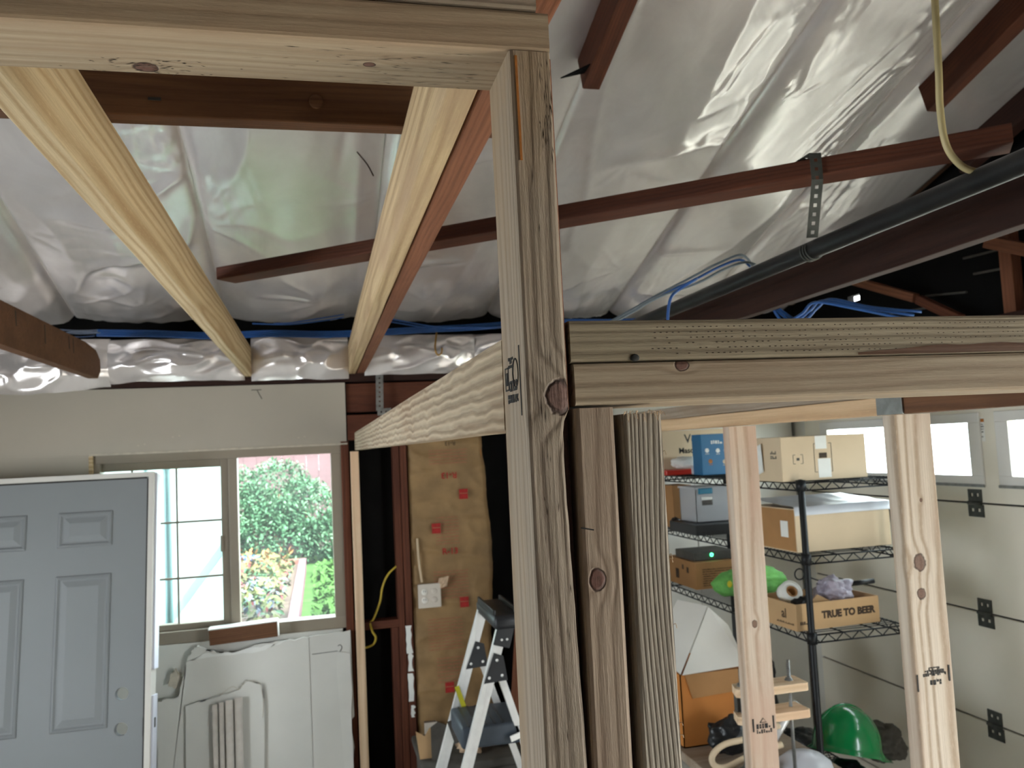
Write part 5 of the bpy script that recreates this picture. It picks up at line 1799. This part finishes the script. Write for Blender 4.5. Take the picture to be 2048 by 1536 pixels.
t = empty('power_strip', (1.80, 3.42, 1.23), 'black power strip with a red switch hanging under the third shelf', 'power strip')
box('strip_case', (1.762, 3.40, 1.14), (1.812, 3.45, 1.272), 'black_pl', t, .004)
box('switch', (1.770, 3.396, 1.222), (1.800, 3.401, 1.250), 'red_pl', t, .003)
box('plug', (1.770, 3.385, 1.262), (1.806, 3.401, 1.275), 'paper', t, .002)
# dark gear on the fourth shelf and the hard hat on it
for k, (c, s, mt_, lab) in enumerate((((1.96, 3.02, SH[3] + .050), (.12, .11, .052), 'bag_black', 'black plastic bag under the green hard hat'),
                                      ((2.02, 3.36, SH[3] + .058), (.09, .10, .060), 'bag_black', 'second black plastic bag behind the green hard hat'),
                                      ((2.26, 3.17, SH[3] + .090), (.10, .10, .080), 'bag_grey', 'grey fabric bag beside the green hard hat'),
                                      ((1.95, 3.64, SH[3] + .225), (.10, .12, .24), 'bag_black', 'tall black bag at the back of the fourth shelf'))):
    b = blob('plastic_bag' if k != 2 else 'fabric_bag', c, s, mt_, None, .22, 1.8, 90 + k, 5, -.92, crease=.35)
    tag(b, lab, 'bag')
ht = empty('hard_hat', (1.99, 3.02, .78), 'glossy green hard hat tilted on the black bags', 'hard hat')
HM = Matrix.Translation((1.99, 3.0, .812)) @ Matrix.Rotation(R(14), 4, 'Y') @ Matrix.Rotation(R(-10), 4, 'X')
bm = bmesh.new()
prof = [(.118 * math.cos(R(a)), .152 * math.sin(R(a)) ** .92) for a in range(90, -1, -6)]
prof[0] = (0, .152)
prof += [(.119, -.012), (.132, -.022), (.134, -.025), (.117, -.018), (.114, 0)]
prof += [(.112 * math.cos(R(a)), .146 * math.sin(R(a))) for a in range(6, 91, 12)]
lathe_bm(bm, prof, 40, 1.14, 1.0)
for v in bm.verts:      # peak over the forehead
    if v.co.z < -.008 and v.co.x > .05:
        v.co.x += .045 * (v.co.x / .15) ** 2 * (1 - (abs(v.co.y) / .14) ** 2 if abs(v.co.y) < .14 else 0)
        v.co.z -= .010 * (v.co.x / .15)
done('hat_shell', bm, 'hat_green', ht, True, HM)
bm = bmesh.new()
tube_bm(bm, [(.138 * math.cos(R(a)), 0, .1525 * math.sin(R(a))) for a in range(25, 156, 10)], lambda t_: .012 * math.sin(math.pi * min(1, max(0.02, t_))) ** .3 * .6, 8, 1)
done('hat_ridge', bm, 'hat_green', ht, True, HM)

# ------------------------------------------------------------------ low bench in front of the shelving
wbn = empty('work_bench', (1.5, 2.85, 0), 'low wooden work bench piled with gear before the shelving', 'bench')
box('bench_top', (1.275, 2.42, .86), (1.72, 3.38, .895), 'fir_grey', wbn, .004)
for x in (1.30, 1.68):
    for y in (2.46, 3.34):
        lumber('leg', (x, y, 0), (x, y, .86), .06, .06, 'fir_grey', up=UPF, parent=wbn)
bx = empty('open_carton', (1.42, 3.05, .895), 'orange-brown carton with raised white flaps on the low bench', 'box')
bm = bmesh.new()
for lo, hi in (((1.295, 2.98, .897), (1.565, 2.984, 1.165)), ((1.295, 3.26, .897), (1.565, 3.264, 1.165)), ((1.295, 2.98, .897), (1.299, 3.264, 1.165)), ((1.561, 2.98, .897), (1.565, 3.264, 1.165)), ((1.295, 2.98, .897), (1.565, 3.264, .901))):
    bm_box(bm, lo, hi)
done('carton_body', bm, 'carton_o', bx)
prism('carton_fold', [(1.312, 1.165), (1.562, 1.165), (1.555, 1.085), (1.340, 1.075)], 'y', 2.974, 2.979, 'carton_d', bx)
def quad_panel(name, pts, mat, t_=.004):
    bm = bmesh.new()
    p = [Vector(q) for q in pts]
    n_ = (p[1] - p[0]).cross(p[-1] - p[0]).normalized() * t_
    a = [bm.verts.new(q) for q in p]
    b = [bm.verts.new(q + n_) for q in p]
    bm.faces.new(a)
    bm.faces.new(b[::-1])
    for i in range(len(p)):
        bm.faces.new((a[i], a[(i + 1) % len(p)], b[(i + 1) % len(p)], b[i]))
    return done(name, bm, mat, bx)
quad_panel('carton_flap', [(1.300, 2.97, 1.165), (1.565, 2.97, 1.175), (1.565, 3.10, 1.30), (1.500, 3.13, 1.372)], 'white_board')
quad_panel('carton_flap', [(1.296, 2.974, 1.168), (1.499, 3.134, 1.374), (1.410, 3.22, 1.392), (1.235, 3.10, 1.225)], 'white_board')

cp = empty('screw_press', (1.43, 2.6, .895), 'wooden bar press with two long threaded rods on the low bench', 'press')
CY = 2.58
for z in (1.215, 1.128):
    prism('press_bar', [(1.300, CY - .03), (1.318, CY - .05), (1.548, CY - .05), (1.555, CY - .045), (1.555, CY + .04), (1.548, CY + .045), (1.318, CY + .03)], 'z', z - .015, z + .011, 'pine_pale', cp)
for x in (1.335, 1.512):
    bm = bmesh.new()
    tube_bm(bm, [(x, CY, .897), (x + .002, CY, 1.292)], .0055, 8, 1)
    for k in range(60):
        z = .91 + k * .0062
        tube_bm(bm, [(x, CY, z), (x, CY, z + .0026)], .0062, 8, 1)
    rod = done('threaded_rod', bm, 'galv', cp)
    for z in (1.226, 1.112):
        bm = bmesh.new()
        lathe_bm(bm, [(0, .006), (.012, .006), (.012, 0), (.016, 0), (.016, -.002), (0, -.002)], 6)
        done('nut', bm, 'galv', rod, False, Matrix.Translation((x, CY, z + .002)))
bm = bmesh.new()
bm_box(bm, (1.322, CY + .01, 1.139), (1.365, CY + .03, 1.199))
done('spacer_block', bm, 'bag_grey', cp)
hs = tube('vacuum_hose', [(1.56, 2.75, 1.02), (1.45, 2.74, .995), (1.345, 2.74, .985), (1.295, 2.74, .955), (1.292, 2.73, .925), (1.33, 2.72, .915), (1.42, 2.72, .94), (1.55, 2.72, .965)], .011, 'bag_grey', None, 10, 6)
hs.data.materials[0] = M['carton_l']
tag(hs, 'pale looped hose lying on the low bench under the press', 'hose')
for k, (c, s, mt_, lab) in enumerate((((1.43, 2.86, .965), (.09, .055, .070), 'bag_black', 'black cloth heap in front of the orange carton'),
                                      ((1.40, 2.655, .923), (.045, .024, .03), 'bag_grey', 'grey rag under the pale hose'))):
    b = blob('cloth_heap', c, s, mt_, None, .3, 1.8, 110 + k, 4, -.8, crease=.3)
    tag(b, lab, 'cloth')
t = empty('plastic_cover', (1.37, 2.50, .895), 'blue-grey crinkled plastic cover at the front of the low bench', 'cover')
bm = bmesh.new()
lathe_bm(bm, [(0, .088), (.03, .085), (.06, .072), (.08, .045), (.085, .0), (0, 0)], 32)
for v in bm.verts:
    v.co *= 1 + .05 * noise.noise(v.co * 30)
done('cover_shell', bm, 'dome_blue', t, True, Matrix.Translation((1.347, 2.472, .897)))
t = empty('enamel_lid', (1.55, 2.62, .895), 'round white enamel lid lying on the low bench beside the shelving post', 'lid')  # domed white lid, not part of any lamp
bm = bmesh.new()
lathe_bm(bm, [(0, .058), (.028, .056), (.030, .051), (.06, .044), (.088, .022), (.094, .004), (.092, 0), (0, 0)], 40)
done('lid_shell', bm, 'dome_white', t, True, Matrix.Translation((1.602, 2.668, .897)))
t = tube('chrome_tube', [(1.53, 2.78, .93), (1.665, 2.80, 1.075)], .012, 'alu', None, 14, 1)
tag(t, 'short chrome tube leaning between the bench gear and the shelving', 'tube')
t = blob('black_gear', (1.655, 3.22, 1.025), (.055, .09, .14), 'bag_black', None, .2, 2, 130, 4, -.88, crease=.2)
tag(t, 'black gear heap at the far end of the low bench', 'gear')
